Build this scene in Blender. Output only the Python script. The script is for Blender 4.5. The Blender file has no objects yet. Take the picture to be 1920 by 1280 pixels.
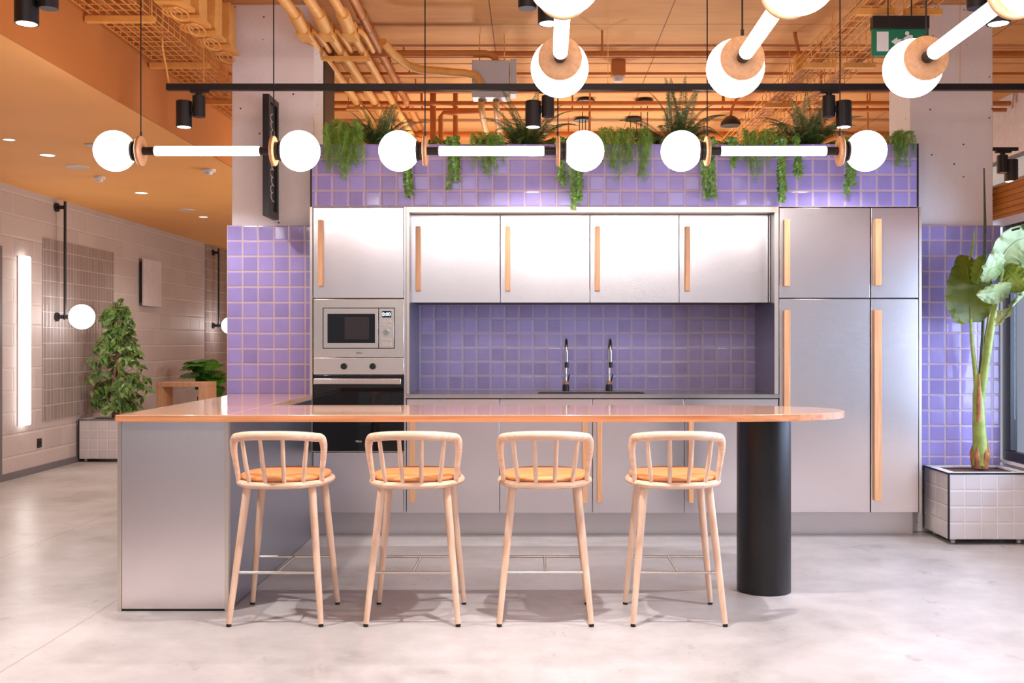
import bpy, bmesh, math, random
from mathutils import Vector, Matrix
random.seed(7)
PI = math.pi
sc = bpy.context.scene
COL = sc.collection
F = 1950.0; CZ = 1.28
def P(px, py, Y): return ((px-1000)/F*Y, Y, CZ-(py-640)/F*Y)
def PX(px, Y): return (px-1000)/F*Y
def PZ(py, Y): return CZ-(py-640)/F*Y

# ------------------------------------------------------------------ mesh builder
class MB:
    def __init__(s): s.v = []; s.f = []
    def add(s, vs, fs):
        o = len(s.v); s.v += [tuple(p) for p in vs]; s.f += [tuple(i+o for i in f) for f in fs]; return s
    def box(s, x0, x1, y0, y1, z0, z1):
        if x0 > x1: x0, x1 = x1, x0
        if y0 > y1: y0, y1 = y1, y0
        if z0 > z1: z0, z1 = z1, z0
        return s.add([(x0,y0,z0),(x1,y0,z0),(x1,y1,z0),(x0,y1,z0),(x0,y0,z1),(x1,y0,z1),(x1,y1,z1),(x0,y1,z1)],
              [(0,3,2,1),(4,5,6,7),(0,1,5,4),(1,2,6,5),(2,3,7,6),(3,0,4,7)])
    def tube(s, pts, r, n=10, cap=True, flat=None):
        pts = [Vector(p) for p in pts]; m = len(pts)
        rs = r if isinstance(r, (list, tuple)) else [r]*m
        vs = []; fs = []; prev = None
        for i, p in enumerate(pts):
            t = (pts[min(i+1, m-1)]-pts[max(i-1, 0)])
            if t.length < 1e-9: t = Vector((0,0,1))
            t.normalize()
            if prev is None:
                a = Vector((0,0,1)) if abs(t.z) < .9 else Vector((0,1,0))
                u = t.cross(a).normalized()
            else:
                u = (prev - t*prev.dot(t))
                u = u.normalized() if u.length > 1e-6 else t.orthogonal().normalized()
            prev = u; w = t.cross(u)
            ka, kb = (1,1) if flat is None else flat
            for k in range(n):
                a = 2*PI*k/n
                vs.append(p + (u*math.cos(a)*ka + w*math.sin(a)*kb)*rs[i])
        for i in range(m-1):
            for k in range(n):
                k2 = (k+1) % n
                fs.append((i*n+k, i*n+k2, (i+1)*n+k2, (i+1)*n+k))
        if cap:
            fs.append(tuple(range(n-1, -1, -1))); fs.append(tuple((m-1)*n+k for k in range(n)))
        return s.add(vs, fs)
    def lathe(s, prof, c=(0,0,0), axis='z', n=32):
        # prof: list of (r, h)
        vs = []; fs = []; m = len(prof)
        for (r, h) in prof:
            for k in range(n):
                a = 2*PI*k/n; x, y = r*math.cos(a), r*math.sin(a)
                p = (x, y, h) if axis == 'z' else ((h, x, y) if axis == 'x' else (y, h, x))
                vs.append((p[0]+c[0], p[1]+c[1], p[2]+c[2]))
        for i in range(m-1):
            for k in range(n):
                k2 = (k+1) % n
                fs.append((i*n+k, i*n+k2, (i+1)*n+k2, (i+1)*n+k))
        if prof[0][0] > 1e-6: fs.append(tuple(range(n-1, -1, -1)))
        if prof[-1][0] > 1e-6: fs.append(tuple((m-1)*n+k for k in range(n)))
        return s.add(vs, fs)
    def sphere(s, c, r, n=32, m=18, sc=(1,1,1)):
        prof = [(max(r*math.sin(PI*i/m), 1e-7), -r*math.cos(PI*i/m)) for i in range(m+1)]
        o = len(s.v); s.lathe(prof, (0,0,0), 'z', n)
        for i in range(o, len(s.v)):
            p = s.v[i]; s.v[i] = (p[0]*sc[0]+c[0], p[1]*sc[1]+c[1], p[2]*sc[2]+c[2])
        return s
    def prism(s, poly, z0, z1):
        n = len(poly)
        vs = [(x,y,z0) for x,y in poly]+[(x,y,z1) for x,y in poly]
        fs = [tuple(range(n-1,-1,-1)), tuple(range(n, 2*n))]+[(i,(i+1)%n,(i+1)%n+n,i+n) for i in range(n)]
        return s.add(vs, fs)
    def polyxz(s, poly, y0, y1):      # polygon in x,z extruded along y
        n = len(poly)
        vs = [(x,y0,z) for x,z in poly]+[(x,y1,z) for x,z in poly]
        fs = [tuple(range(n)), tuple(range(2*n-1, n-1, -1))]+[(i,i+n,(i+1)%n+n,(i+1)%n) for i in range(n)]
        return s.add(vs, fs)
    def shift(s, d):
        s.v = [(p[0]+d[0], p[1]+d[1], p[2]+d[2]) for p in s.v]; return s

def wloc(o):
    v = Vector((0,0,0))
    while o is not None: v += o.location; o = o.parent
    return v
def obj(name, mb, m, parent=None, bevel=0, smooth=True, world=True, seg=2):
    if parent is not None and world:
        d = wloc(parent); mb.shift((-d.x, -d.y, -d.z))
    me = bpy.data.meshes.new(name); me.from_pydata(mb.v, [], mb.f); me.update()
    bm = bmesh.new(); bm.from_mesh(me)
    if len(mb.f) < 4000: bmesh.ops.recalc_face_normals(bm, faces=bm.faces)
    bm.to_mesh(me); bm.free()
    if smooth:
        me.polygons.foreach_set('use_smooth', [True]*len(me.polygons))
        me.set_sharp_from_angle(angle=math.radians(38))
    me.materials.append(m)
    o = bpy.data.objects.new(name, me); COL.objects.link(o)
    if parent is not None: o.parent = parent
    if bevel:
        b = o.modifiers.new('bevel', 'BEVEL'); b.width = bevel; b.segments = seg; b.limit_method = 'ANGLE'; b.angle_limit = math.radians(40)
    return o
def tag(o, label, cat, group=None, kind=None):
    o['label'] = label; o['category'] = cat
    if group: o['group'] = group
    if kind: o['kind'] = kind
    return o
def thing(name, label, cat, loc=(0,0,0), rz=0, group=None):
    o = bpy.data.objects.new(name, None); COL.objects.link(o); o.empty_display_size = .05
    o.location = loc; o.rotation_euler = (0,0,rz)
    return tag(o, label, cat, group)
def struct(name, mb, m, bevel=0, parent=None):
    o = obj(name, mb, m, parent, bevel); o['kind'] = 'structure'; return o
def dup(root, loc, label, group=None, rz=None):
    r = root.copy(); COL.objects.link(r); r.location = loc
    if rz is not None: r.rotation_euler = (0,0,rz)
    r['label'] = label
    if group: r['group'] = group
    for ch in list(root.children):
        c = ch.copy(); COL.objects.link(c); c.parent = r
        for g in ch.children:
            d = g.copy(); COL.objects.link(d); d.parent = c
    return r
def pbox(px0, px1, py0, py1, Y, depth, mb=None):
    mb = mb or MB()
    return mb.box(PX(px0,Y), PX(px1,Y), Y, Y+depth, PZ(py1,Y), PZ(py0,Y))
def text_mb(s, size, c, extrude=.0006):
    cu = bpy.data.curves.new('t', 'FONT'); cu.body = s; cu.size = size; cu.extrude = extrude
    cu.align_x = 'CENTER'; cu.align_y = 'CENTER'
    o = bpy.data.objects.new('t', cu); COL.objects.link(o)
    dg = bpy.context.evaluated_depsgraph_get(); dg.update()
    me = bpy.data.meshes.new_from_object(o.evaluated_get(dg))
    mb = MB(); mb.add([(v.co.x+c[0], c[1]-v.co.z, v.co.y+c[2]) for v in me.vertices], [tuple(p.vertices) for p in me.polygons])
    bpy.data.objects.remove(o); bpy.data.meshes.remove(me)
    return mb

# ------------------------------------------------------------------ materials
def srgb(r, g, b):
    f = lambda c: (c/255/12.92 if c/255 <= .04045 else ((c/255+.055)/1.055)**2.4)
    return (f(r), f(g), f(b), 1)
class NT:
    def __init__(s, name):
        s.m = bpy.data.materials.new(name); s.m.use_nodes = True; s.t = s.m.node_tree
        s.b = s.t.nodes['Principled BSDF']
    def n(s, ty, **kw):
        nd = s.t.nodes.new(ty)
        for k, v in kw.items(): setattr(nd, k, v)
        return nd
    def l(s, a, b): s.t.links.new(a, b)
    def math(s, op, a, b=None, c=None):
        nd = s.n('ShaderNodeMath', operation=op)
        for i, x in enumerate((a, b, c)):
            if x is None: continue
            if isinstance(x, (int, float)): nd.inputs[i].default_value = x
            else: s.l(x, nd.inputs[i])
        return nd.outputs[0]
    def mix(s, fac, a, b):
        nd = s.n('ShaderNodeMix', data_type='RGBA')
        for i, x in ((0, fac), (6, a), (7, b)):
            if isinstance(x, (int, float)): nd.inputs[i].default_value = x
            elif isinstance(x, tuple): nd.inputs[i].default_value = x
            else: s.l(x, nd.inputs[i])
        return nd.outputs[2]
    def ramp(s, fac, stops):
        nd = s.n('ShaderNodeValToRGB'); e = nd.color_ramp.elements
        while len(e) < len(stops): e.new(.5)
        for el, (p, c) in zip(e, stops): el.position = p; el.color = c if isinstance(c, tuple) else (c,c,c,1)
        s.l(fac, nd.inputs[0]); return nd.outputs[0]
    def noise(s, scale, detail=3, vec=None, rough=.5, mapscale=None):
        nd = s.n('ShaderNodeTexNoise'); nd.inputs['Scale'].default_value = scale; nd.inputs['Detail'].default_value = detail
        nd.inputs['Roughness'].default_value = rough
        if vec is None:
            tc = s.n('ShaderNodeTexCoord'); vec = tc.outputs['Object']
        if mapscale:
            mp = s.n('ShaderNodeMapping'); mp.inputs['Scale'].default_value = mapscale; s.l(vec, mp.inputs[0]); vec = mp.outputs[0]
        s.l(vec, nd.inputs['Vector']); return nd.outputs['Fac']
    def bump(s, h, strength=.2, dist=.01, normal=None):
        nd = s.n('ShaderNodeBump'); nd.inputs['Strength'].default_value = strength; nd.inputs['Distance'].default_value = dist
        s.l(h, nd.inputs['Height'])
        if normal is not None: s.l(normal, nd.inputs['Normal'])
        return nd.outputs[0]
    def set(s, **kw):
        for k, v in kw.items():
            k = {'col':'Base Color','rough':'Roughness','metal':'Metallic','nor':'Normal','coat':'Coat Weight','spec':'Specular IOR Level','coatr':'Coat Roughness','ec':'Emission Color','es':'Emission Strength','alpha':'Alpha','trans':'Transmission Weight'}[k]
            if isinstance(v, (int, float, tuple)): s.b.inputs[k].default_value = v
            else: s.l(v, s.b.inputs[k])
        return s
def plain(name, col, rough=.5, metal=0, var=.08, vs=12, spec=.5, coat=0, mapscale=None):
    t = NT(name); n = t.noise(vs, 3, mapscale=mapscale)
    dk = tuple(c*(1-var) for c in col[:3])+(1,); lt = tuple(min(1, c*(1+var)) for c in col[:3])+(1,)
    t.set(col=t.ramp(n, [(.3, dk), (.7, lt)]), rough=rough, metal=metal, spec=spec, coat=coat); return t.m
def emis(name, col, s):
    t = NT(name); n = t.noise(2, 1)
    t.set(col=(.9,.9,.9,1), ec=t.mix(t.math('MULTIPLY', n, .05), col, (1,1,1,1)), es=s, rough=.4); return t.m
def uv_nodes(t):
    tc = t.n('ShaderNodeTexCoord'); sp = t.n('ShaderNodeSeparateXYZ'); t.l(tc.outputs['Object'], sp.inputs[0])
    sn = t.n('ShaderNodeSeparateXYZ'); t.l(tc.outputs['Normal'], sn.inputs[0])
    isx = t.math('GREATER_THAN', t.math('ABSOLUTE', sn.outputs[0]), .5)
    isz = t.math('GREATER_THAN', t.math('ABSOLUTE', sn.outputs[2]), .5)
    mx = lambda f, a, b: t.math('ADD', t.math('MULTIPLY', a, t.math('SUBTRACT', 1, f)), t.math('MULTIPLY', b, f))
    return mx(isx, sp.outputs[0], sp.outputs[1]), mx(isz, sp.outputs[2], sp.outputs[1]), tc
def tile(name, col, grout, pu, pv, u0=0, v0=0, gw=.006, bw=.012, rough=.12, var=.12, tilt=.03, stagger=0, nb=.03, nscale=14, bstr=.5, edge=None):
    t = NT(name); u, v, tc = uv_nodes(t)
    cv = t.math('DIVIDE', t.math('SUBTRACT', v, v0), pv); iv = t.math('FLOOR', cv)
    cu = t.math('DIVIDE', t.math('SUBTRACT', u, u0), pu)
    if stagger: cu = t.math('ADD', cu, t.math('MULTIPLY', t.math('MODULO', t.math('ABSOLUTE', iv), 2), stagger))
    iu = t.math('FLOOR', cu)
    fu = t.math('FRACT', cu); fv = t.math('FRACT', cv)
    du = t.math('MULTIPLY', t.math('MINIMUM', fu, t.math('SUBTRACT', 1, fu)), pu)
    dv = t.math('MULTIPLY', t.math('MINIMUM', fv, t.math('SUBTRACT', 1, fv)), pv)
    d = t.math('MINIMUM', du, dv)
    ss = lambda x, a, b: (lambda nd: (setattr(nd, 'interpolation_type', 'SMOOTHSTEP'), [nd.inputs[i].__setattr__('default_value', q) for i, q in ((1,a),(2,b))], t.l(x, nd.inputs[0]), nd.outputs[0])[-1])(t.n('ShaderNodeMapRange'))
    g = ss(d, gw*.5, gw*.5+.0012); h = ss(d, gw*.4, gw*.5+bw)
    cb = t.n('ShaderNodeCombineXYZ'); t.l(iu, cb.inputs[0]); t.l(iv, cb.inputs[1])
    wn = t.n('ShaderNodeTexWhiteNoise', noise_dimensions='3D'); t.l(cb.outputs[0], wn.inputs['Vector'])
    dk = tuple(c*(1-var) for c in col[:3])+(1,); lt = tuple(min(1,c*(1+var)) for c in col[:3])+(1,)
    big = t.noise(nscale, 3, tc.outputs['Object'])
    c = t.ramp(t.math('ADD', t.math('MULTIPLY', wn.outputs['Value'], .5), t.math('MULTIPLY', big, .5)), [(.2, dk), (.8, lt)])
    if edge is not None: c = t.mix(t.math('MULTIPLY', t.math('SUBTRACT', 1, h), .8), c, edge)
    c = t.mix(g, grout, c)
    geo = t.n('ShaderNodeNewGeometry')
    vm = t.n('ShaderNodeVectorMath', operation='SUBTRACT'); t.l(wn.outputs['Color'], vm.inputs[0]); vm.inputs[1].default_value = (.5,.5,.5)
    v2 = t.n('ShaderNodeVectorMath', operation='SCALE'); t.l(vm.outputs[0], v2.inputs[0]); v2.inputs['Scale'].default_value = tilt
    v3 = t.n('ShaderNodeVectorMath', operation='ADD'); t.l(v2.outputs[0], v3.inputs[0]); t.l(geo.outputs['Normal'], v3.inputs[1])
    v4 = t.n('ShaderNodeVectorMath', operation='NORMALIZE'); t.l(v3.outputs[0], v4.inputs[0])
    hh = t.math('ADD', h, t.math('MULTIPLY', big, nb*10))
    t.set(col=c, rough=t.math('ADD', t.math('MULTIPLY', t.math('SUBTRACT', 1, g), .5), rough), nor=t.bump(hh, bstr, .004, v4.outputs[0])); return t.m
def wood(name, a, b, axis='x', rough=.4, scale=9, coat=0, stretch=.06, bumps=.05):
    t = NT(name); ms = {'x':(stretch,1,1),'y':(1,stretch,1),'z':(1,1,stretch)}[axis]
    n = t.noise(scale*6, 5, mapscale=ms, rough=.6); n2 = t.noise(3, 2)
    f = t.math('ADD', t.math('MULTIPLY', n, .75), t.math('MULTIPLY', n2, .25))
    t.set(col=t.ramp(f, [(.3, b), (.62, a)]), rough=rough, coat=coat, coatr=.05, nor=t.bump(n, bumps, .002)); return t.m

def steel(name, col, rough, axis='x', spread=.035, metal=1):
    t = NT(name); ms = {'x':(.03,1,1),'z':(1,1,.03),'y':(1,.03,1)}[axis]
    n = t.noise(260, 2, mapscale=ms); n2 = t.noise(1.8, 2); n3 = t.noise(60, 4)
    f = t.math('ADD', t.math('MULTIPLY', n, .4), t.math('ADD', t.math('MULTIPLY', n2, .3), t.math('MULTIPLY', n3, .3)))
    lo = tuple(c*.965 for c in col[:3])+(1,); hi = tuple(min(1,c*1.02) for c in col[:3])+(1,)
    t.set(col=t.ramp(f, [(.35, lo), (.65, hi)]), metal=metal, rough=t.math('ADD', t.math('MULTIPLY', t.math('SUBTRACT', f, .5), spread*4), rough)); return t.m

M = {}
M['metal'] = steel('brushed_aluminium', (.86,.80,.805,1), .25, metal=.95)
M['metal_edge'] = steel('champagne_edge', (.78,.70,.62,1), .34, 'z')
M['stainless'] = steel('stainless', (.88,.78,.70,1), .24, 'x')
M['chrome'] = steel('nickel', (.62,.57,.52,1), .18)
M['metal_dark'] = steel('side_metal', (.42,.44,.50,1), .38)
M['carcass'] = plain('carcass_gap_shade', (.05,.048,.05,1), .6)  # near-black colour stands in for the shade in the door gaps
M['plinth'] = steel('plinth_steel', (.66,.62,.62,1), .32)
M['worktop'] = steel('steel_worktop', (.62,.60,.58,1), .25)
PUR = srgb(156,144,206)
M['tile_band'] = tile('lilac_tile_band', PUR, srgb(196,170,168), .1045, .104, -1.445+.03, 2.157, gw=.007, bw=.009, rough=.10, tilt=.035, edge=srgb(172,158,212))
M['tile_wall'] = tile('lilac_tile_wall', PUR, srgb(200,178,170), .1045, .103, -2.05, 2.057-.103*20, gw=.006, bw=.008, rough=.10, tilt=.035, edge=srgb(172,158,212))
M['tile_niche_lit'] = tile('lilac_tile_niche_lit', srgb(186,174,228), srgb(208,194,220), .1, .1, -.80, .94, gw=.006, bw=.012, rough=.10, tilt=.05, edge=srgb(206,194,228))  # wall lilac lightened, brightness of the niche put into the tile colour
M['tile_white'] = tile('white_tile', srgb(205,198,200), srgb(222,214,214), .102, .102, 0, .038, gw=.004, bw=.008, rough=.2, tilt=.02, var=.05)
M['tile_grey'] = tile('grey_gloss_tile', srgb(150,138,138), srgb(186,174,172), .075, .155, 0, .49, gw=.006, bw=.01, rough=.06, tilt=.015, var=.1, nb=.01)
M['block'] = tile('painted_block', srgb(188,175,174), srgb(202,188,184), .40, .205, .1, 0, gw=.009, bw=.012, rough=.55, tilt=.03, var=.07, stagger=.5, nb=.06, nscale=40, bstr=.8)
ORG = srgb(226,160,80)
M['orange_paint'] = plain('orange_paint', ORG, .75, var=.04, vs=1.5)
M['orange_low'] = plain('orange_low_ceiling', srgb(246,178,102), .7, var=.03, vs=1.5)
M['orange_bulk_shade'] = plain('orange_bulkhead_shade', srgb(200,122,56), .75, var=.05, vs=1.2)  # ceiling orange darkened, shade on the bulkhead face put into the colour
M['orange_metal'] = plain('orange_painted_metal', srgb(234,168,86), .55, var=.08, vs=20)
M['orange_dark'] = plain('orange_painted_pipe', srgb(196,122,60), .55, var=.1, vs=10)
M['black'] = plain('black_metal', srgb(24,22,24), .42, var=.2)
M['black_satin'] = plain('black_satin_column', srgb(20,18,19), .36, var=.15)
M['black_gloss'] = plain('black_glass', (.006,.006,.007,1), .04, var=.2)
M['black_window'] = plain('microwave_window', srgb(52,44,44), .08, var=.1, vs=60)
M['wire_black'] = plain('black_cable', srgb(18,16,18), .5)
M['rubber'] = plain('rubber', srgb(22,20,20), .7)
M['ash'] = wood('pale_ash', srgb(240,208,182), srgb(218,174,146), 'z', .45, 7)
M['ash_x'] = wood('pale_ash_rail', srgb(240,208,182), srgb(218,174,146), 'x', .45, 7)
M['beech_disc'] = wood('beech_disc', srgb(226,170,122), srgb(200,140,96), 'x', .42, 8)
M['oak_handle'] = wood('oak_handle', srgb(232,178,130), srgb(204,146,102), 'z', .45, 8)
M['oak_top'] = wood('oak_top', srgb(228,182,150), srgb(206,152,120), 'x', .14, 5, coat=.6, bumps=.01)
M['oak_top_y'] = wood('oak_top_peninsula', srgb(228,182,150), srgb(206,152,120), 'y', .14, 5, coat=.6, bumps=.01)
M['oak_box'] = wood('oak_table', srgb(216,170,136), srgb(190,140,108), 'z', .45, 6)
M['leather'] = plain('tan_leather', srgb(228,154,98), .45, var=.06, vs=30)
M['globe'] = emis('opal_globe', (1,.955,.925,1), 10.5)
M['tubeglow'] = emis('opal_tube', (1,.955,.925,1), 10.5)
M['walltube'] = emis('wall_tube', (1,.95,.9,1), 6)
M['lens'] = emis('spot_lens', (1,.93,.86,1), 14)
M['downlens'] = emis('downlight_lens', (1,.9,.8,1), 2.5)
M['white'] = plain('white_plastic', srgb(226,222,222), .45, var=.02)
M['greydisc'] = plain('grey_grille', srgb(205,200,196), .6, var=.06, vs=120)
M['galv'] = steel('galvanised', (.56,.56,.60,1), .6, metal=.6)
M['green_sign'] = plain('sign_green', srgb(20,120,84), .4, var=.03)
M['led'] = emis('led_digits', (.45,.75,1,1), 3)
M['soil'] = plain('soil', srgb(96,66,52), .9, var=.5, vs=70)
M['grey_base'] = plain('grey_skirting', srgb(110,106,112), .5, var=.05)
M['board'] = plain('pale_board', srgb(205,196,200), .6, var=.06, vs=14)
M['slats'] = None
def leafmat(name, a, b, rough=.4, vs=25):
    t = NT(name); n = t.noise(vs, 3); t.set(col=t.ramp(n, [(.3, b), (.7, a)]), rough=rough, spec=.4); return t.m
M['fern'] = leafmat('fern_green', srgb(110,130,70), srgb(62,84,46))
M['aspar'] = leafmat('asparagus_green', srgb(166,200,92), srgb(108,152,62), .5)
M['ivy'] = leafmat('ivy_green', srgb(136,176,72), srgb(70,112,48), .35, 40)
M['ficus'] = leafmat('ficus_green', srgb(126,164,78), srgb(52,84,42), .3, 9)
M['monst'] = leafmat('monstera_green', srgb(90,160,50), srgb(28,76,26), .22, 9)
M['banana_dark'] = leafmat('banana_underleaf', srgb(112,120,38), srgb(76,90,24), .4, 8)
M['banana_light'] = leafmat('banana_pale_leaf', srgb(172,184,132), srgb(124,146,92), .35, 8)
M['banana_yel'] = leafmat('banana_bright_leaf', srgb(150,160,60), srgb(104,128,40), .4, 8)
M['stem'] = leafmat('banana_stem', srgb(160,170,84), srgb(116,132,56), .4, 14)
M['stem_dark'] = leafmat('banana_dark_stem', srgb(84,92,48), srgb(58,62,36), .4, 14)
M['husk'] = leafmat('dry_husk', srgb(186,122,74), srgb(120,76,46), .7, 20)
M['bark'] = leafmat('bark', srgb(190,150,124), srgb(120,86,66), .8, 20)
# concrete column
t = NT('raw_concrete'); n = t.noise(2.2, 4, mapscale=(1,1,.3)); n2 = t.noise(40, 3)
vo = t.n('ShaderNodeTexVoronoi'); vo.inputs['Scale'].default_value = 11; tc = t.n('ShaderNodeTexCoord'); t.l(tc.outputs['Object'], vo.inputs['Vector'])
pit = t.math('LESS_THAN', vo.outputs['Distance'], .07)
c = t.ramp(t.math('ADD', t.math('MULTIPLY', n, .8), t.math('MULTIPLY', n2, .2)), [(.3, srgb(232,222,222)), (.7, srgb(248,242,243))])
t.set(col=t.mix(pit, c, srgb(96,84,84)), rough=.75, nor=t.bump(n2, .15, .004)); M['concrete'] = t.m
# high ceiling: orange painted slab with board marks
t = NT('orange_slab'); tc = t.n('ShaderNodeTexCoord'); sp = t.n('ShaderNodeSeparateXYZ'); t.l(tc.outputs['Object'], sp.inputs[0])
n = t.noise(1.6, 5, mapscale=(.35,1.6,1)); n2 = t.noise(18, 3, mapscale=(.2,1,1))
fr = t.math('FRACT', t.math('DIVIDE', sp.outputs[1], .62)); ln = t.math('LESS_THAN', fr, .012)
fx = t.math('FRACT', t.math('DIVIDE', t.math('ADD', sp.outputs[0], .3), 1.24)); lx = t.math('LESS_THAN', fx, .006)
f = t.math('ADD', t.math('MULTIPLY', n, .7), t.math('MULTIPLY', n2, .3))
c = t.ramp(f, [(.3, srgb(200,140,84)), (.7, srgb(226,168,108))])
c = t.mix(t.math('MAXIMUM', ln, lx), c, srgb(130,74,36))
t.set(col=c, rough=.75, nor=t.bump(n2, .2, .004)); M['slab'] = t.m
# floor
t = NT('polished_concrete'); tc = t.n('ShaderNodeTexCoord'); sp = t.n('ShaderNodeSeparateXYZ'); t.l(tc.outputs['Object'], sp.inputs[0])
n = t.noise(.8, 6, rough=.62); n2 = t.noise(7, 6, rough=.7); n3 = t.noise(2.5, 8, rough=.75)
f = t.math('ADD', t.math('MULTIPLY', n, .45), t.math('ADD', t.math('MULTIPLY', n2, .2), t.math('MULTIPLY', n3, .35)))
c = t.ramp(f, [(.33, srgb(128,124,120)), (.45, srgb(172,167,166)), (.60, srgb(196,191,192))])
sc1 = t.noise(5, 9, rough=.8, mapscale=(1,.6,1)); patch = t.noise(.7, 3)
sm = t.math('MULTIPLY', t.math('GREATER_THAN', sc1, .60), t.math('GREATER_THAN', patch, .5))
c = t.mix(t.math('MULTIPLY', sm, .34), c, srgb(120,108,104))
wob = t.math('MULTIPLY', t.math('SUBTRACT', n3, .5), .03)
def line(coord, at, w): return t.math('LESS_THAN', t.math('ABSOLUTE', t.math('SUBTRACT', t.math('ADD', coord, wob), at)), w)
j = t.math('MAXIMUM', t.math('MAXIMUM', line(sp.outputs[0], -2.06, .0035), line(sp.outputs[0], -3.15, .004)), line(sp.outputs[1], 7.9, .005))
c = t.mix(t.math('MULTIPLY', j, .6), c, srgb(120,110,104))
t.set(col=c, rough=t.math('ADD', t.math('MULTIPLY', n3, .28), .20), spec=.42, nor=t.bump(n2, .03, .003)); M['floor'] = t.m
# slatted orange panel
t = NT('orange_slats'); tc = t.n('ShaderNodeTexCoord'); sp = t.n('ShaderNodeSeparateXYZ'); t.l(tc.outputs['Object'], sp.inputs[0])
fr = t.math('FRACT', t.math('DIVIDE', sp.outputs[2], .038)); n = t.noise(30, 3, mapscale=(1,.1,1))
c = t.mix(t.math('LESS_THAN', fr, .14), t.ramp(n, [(.3, srgb(196,116,40)), (.7, srgb(226,148,60))]), srgb(140,78,26))
t.set(col=c, rough=.55); M['slats'] = t.m
# window glass (thin)
t = NT('window_glass'); n = t.noise(1, 1)
tr = t.n('ShaderNodeBsdfTransparent'); tr.inputs[0].default_value = (.86,.9,.95,1); gl = t.n('ShaderNodeBsdfGlossy'); gl.inputs['Roughness'].default_value = .02
fz = t.n('ShaderNodeLayerWeight'); fz.inputs[0].default_value = .3; mx = t.n('ShaderNodeMixShader')
t.l(t.math('ADD', t.math('MULTIPLY', t.math('POWER', fz.outputs[1], 5), .6), .04), mx.inputs[0]); t.l(tr.outputs[0], mx.inputs[1]); t.l(gl.outputs[0], mx.inputs[2])
t.l(mx.outputs[0], t.t.nodes['Material Output'].inputs[0]); M['glass'] = t.m
# upper sky-lit glazing wall
M['glaze'] = plain('pale_glazing', srgb(205,224,240), .15, var=.06, vs=2)

# ------------------------------------------------------------------ the setting
XL, XR = -4.85, 3.15
struct('floor', MB().box(XL-.2, 4.6, -2.5, 18.2, -.12, 0), M['floor'])
struct('wall_left', MB().box(XL-.2, XL, -2.5, 18.2, 0, 3.75), M['block'])
struct('wall_back', MB().box(XL, 4.6, 18, 18.2, 0, 3.75), M['orange_paint'])
struct('baseboard_left', MB().box(XL, XL+.015, -2.5, 18, 0, .065), M['grey_base'])
struct('trim_1', MB().box(XL, XL+.02, 9.36, 9.46, .065, 2.15), M['grey_base'])
# low orange ceiling over the corridor with its bulkhead face
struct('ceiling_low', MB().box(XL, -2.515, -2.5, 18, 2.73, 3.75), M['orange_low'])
struct('wall_bulkhead', MB().box(-2.515, -2.5, -2.5, 18, 2.73, 3.75), M['orange_bulk_shade'])
# high slab in three steps
ce = MB(); ce.box(-2.5, 4.6, -2.5, 8.17, 3.55, 3.75); ce.box(-2.5, 4.6, 8.17, 11.0, 3.506, 3.75); ce.box(-2.5, 4.6, 11.0, 18, 3.40, 3.75)
struct('ceiling', ce, M['slab'])
struct('wall_column_left', MB().box(-2.03, -1.475, 7.0, 7.31, 0, 3.55), M['concrete'], .006)
struct('trim_2', MB().box(-1.62, -1.47, 7.315, 7.69, 0, 3.55), M['black'])
struct('wall_column_right', MB().box(2.537, 3.094, 7.0, 7.42, 0, 3.55), M['concrete'], .006)
struct('wall_tile_left', MB().box(-2.05, -1.462, 6.96, 6.998, 0, 2.057), M['tile_wall'])
struct('wall_tile_right', MB().box(2.54, 3.125, 6.96, 6.998, .3, 2.057), M['tile_wall'])
# window side on the right
struct('wall_right', MB().box(XR, XR+.25, -2.5, 6.99, 0, .47), M['white'])
struct('trim_3', MB().box(XR-.02, XR+.25, 2.0, 6.99, .472, .49), M['white'])
hd = MB(); hd.box(XR, XR+.3, -2.5, 12, 2.108, 2.334); struct('wall_right_header', hd, M['slats'])
struct('trim_4', MB().box(XR-.01, XR+.25, -2.5, 12, 2.05, 2.106), M['white'])
struct('wall_right_upper', MB().box(4.3, 4.5, -2.5, 18, 2.95, 3.55), M['board'])
struct('ceiling_right', MB().box(XR+.301, 4.5, -2.5, 12, 2.30, 2.334), M['white'])
gz = MB(); gz.box(4.32, 4.36, -2.5, 18, 2.335, 2.95); wu = struct('window_2', gz, M['glaze'])
fb = MB()
for z in (2.5, 2.72, 2.93): fb.box(4.29, 4.318, -2.5, 18, z-.012, z+.012)
obj('window_frame', fb, M['grey_base'], wu)
w1 = struct('window_1', MB().box(XR+.03, XR+.036, 2.1, 6.874, .56, 1.98), M['glass'])
fr = MB(); fr.box(XR+.0, XR+.05, 2.0, 6.985, 1.985, 2.048); fr.box(XR+.0, XR+.05, 2.0, 6.985, .492, .555)
fr.box(XR+.0, XR+.05, 6.875, 6.985, .556, 1.984); fr.box(XR, XR+.028, 4.4, 4.46, .556, 1.984); fr.box(XR, XR+.05, 2.0, 2.1, .556, 1.984)
obj('window_frame', fr, M['black'], w1, .004)

# ------------------------------------------------------------------ kitchen cabinets
YC = 6.79
XA, XB, XC, XD = -1.459, -.832, 1.605, 2.535
ZK, ZT = .162, 2.157
def handle(px0, px1, py0, py1, parent, Y=YC):
    return obj('handle', pbox(px0, px1, py0, py1, Y-.028, .0275), M['oak_handle'], parent, .002)
def door(name, px0, px1, py0, py1, parent, Y=YC):
    mb = MB(); mb.box(PX(px0,Y)+.0015, PX(px1,Y)-.0015, Y, Y+.02, PZ(py1,Y)+.0015, PZ(py0,Y)-.0015)
    return obj(name, mb, M['metal'], parent, .0015)
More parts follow.
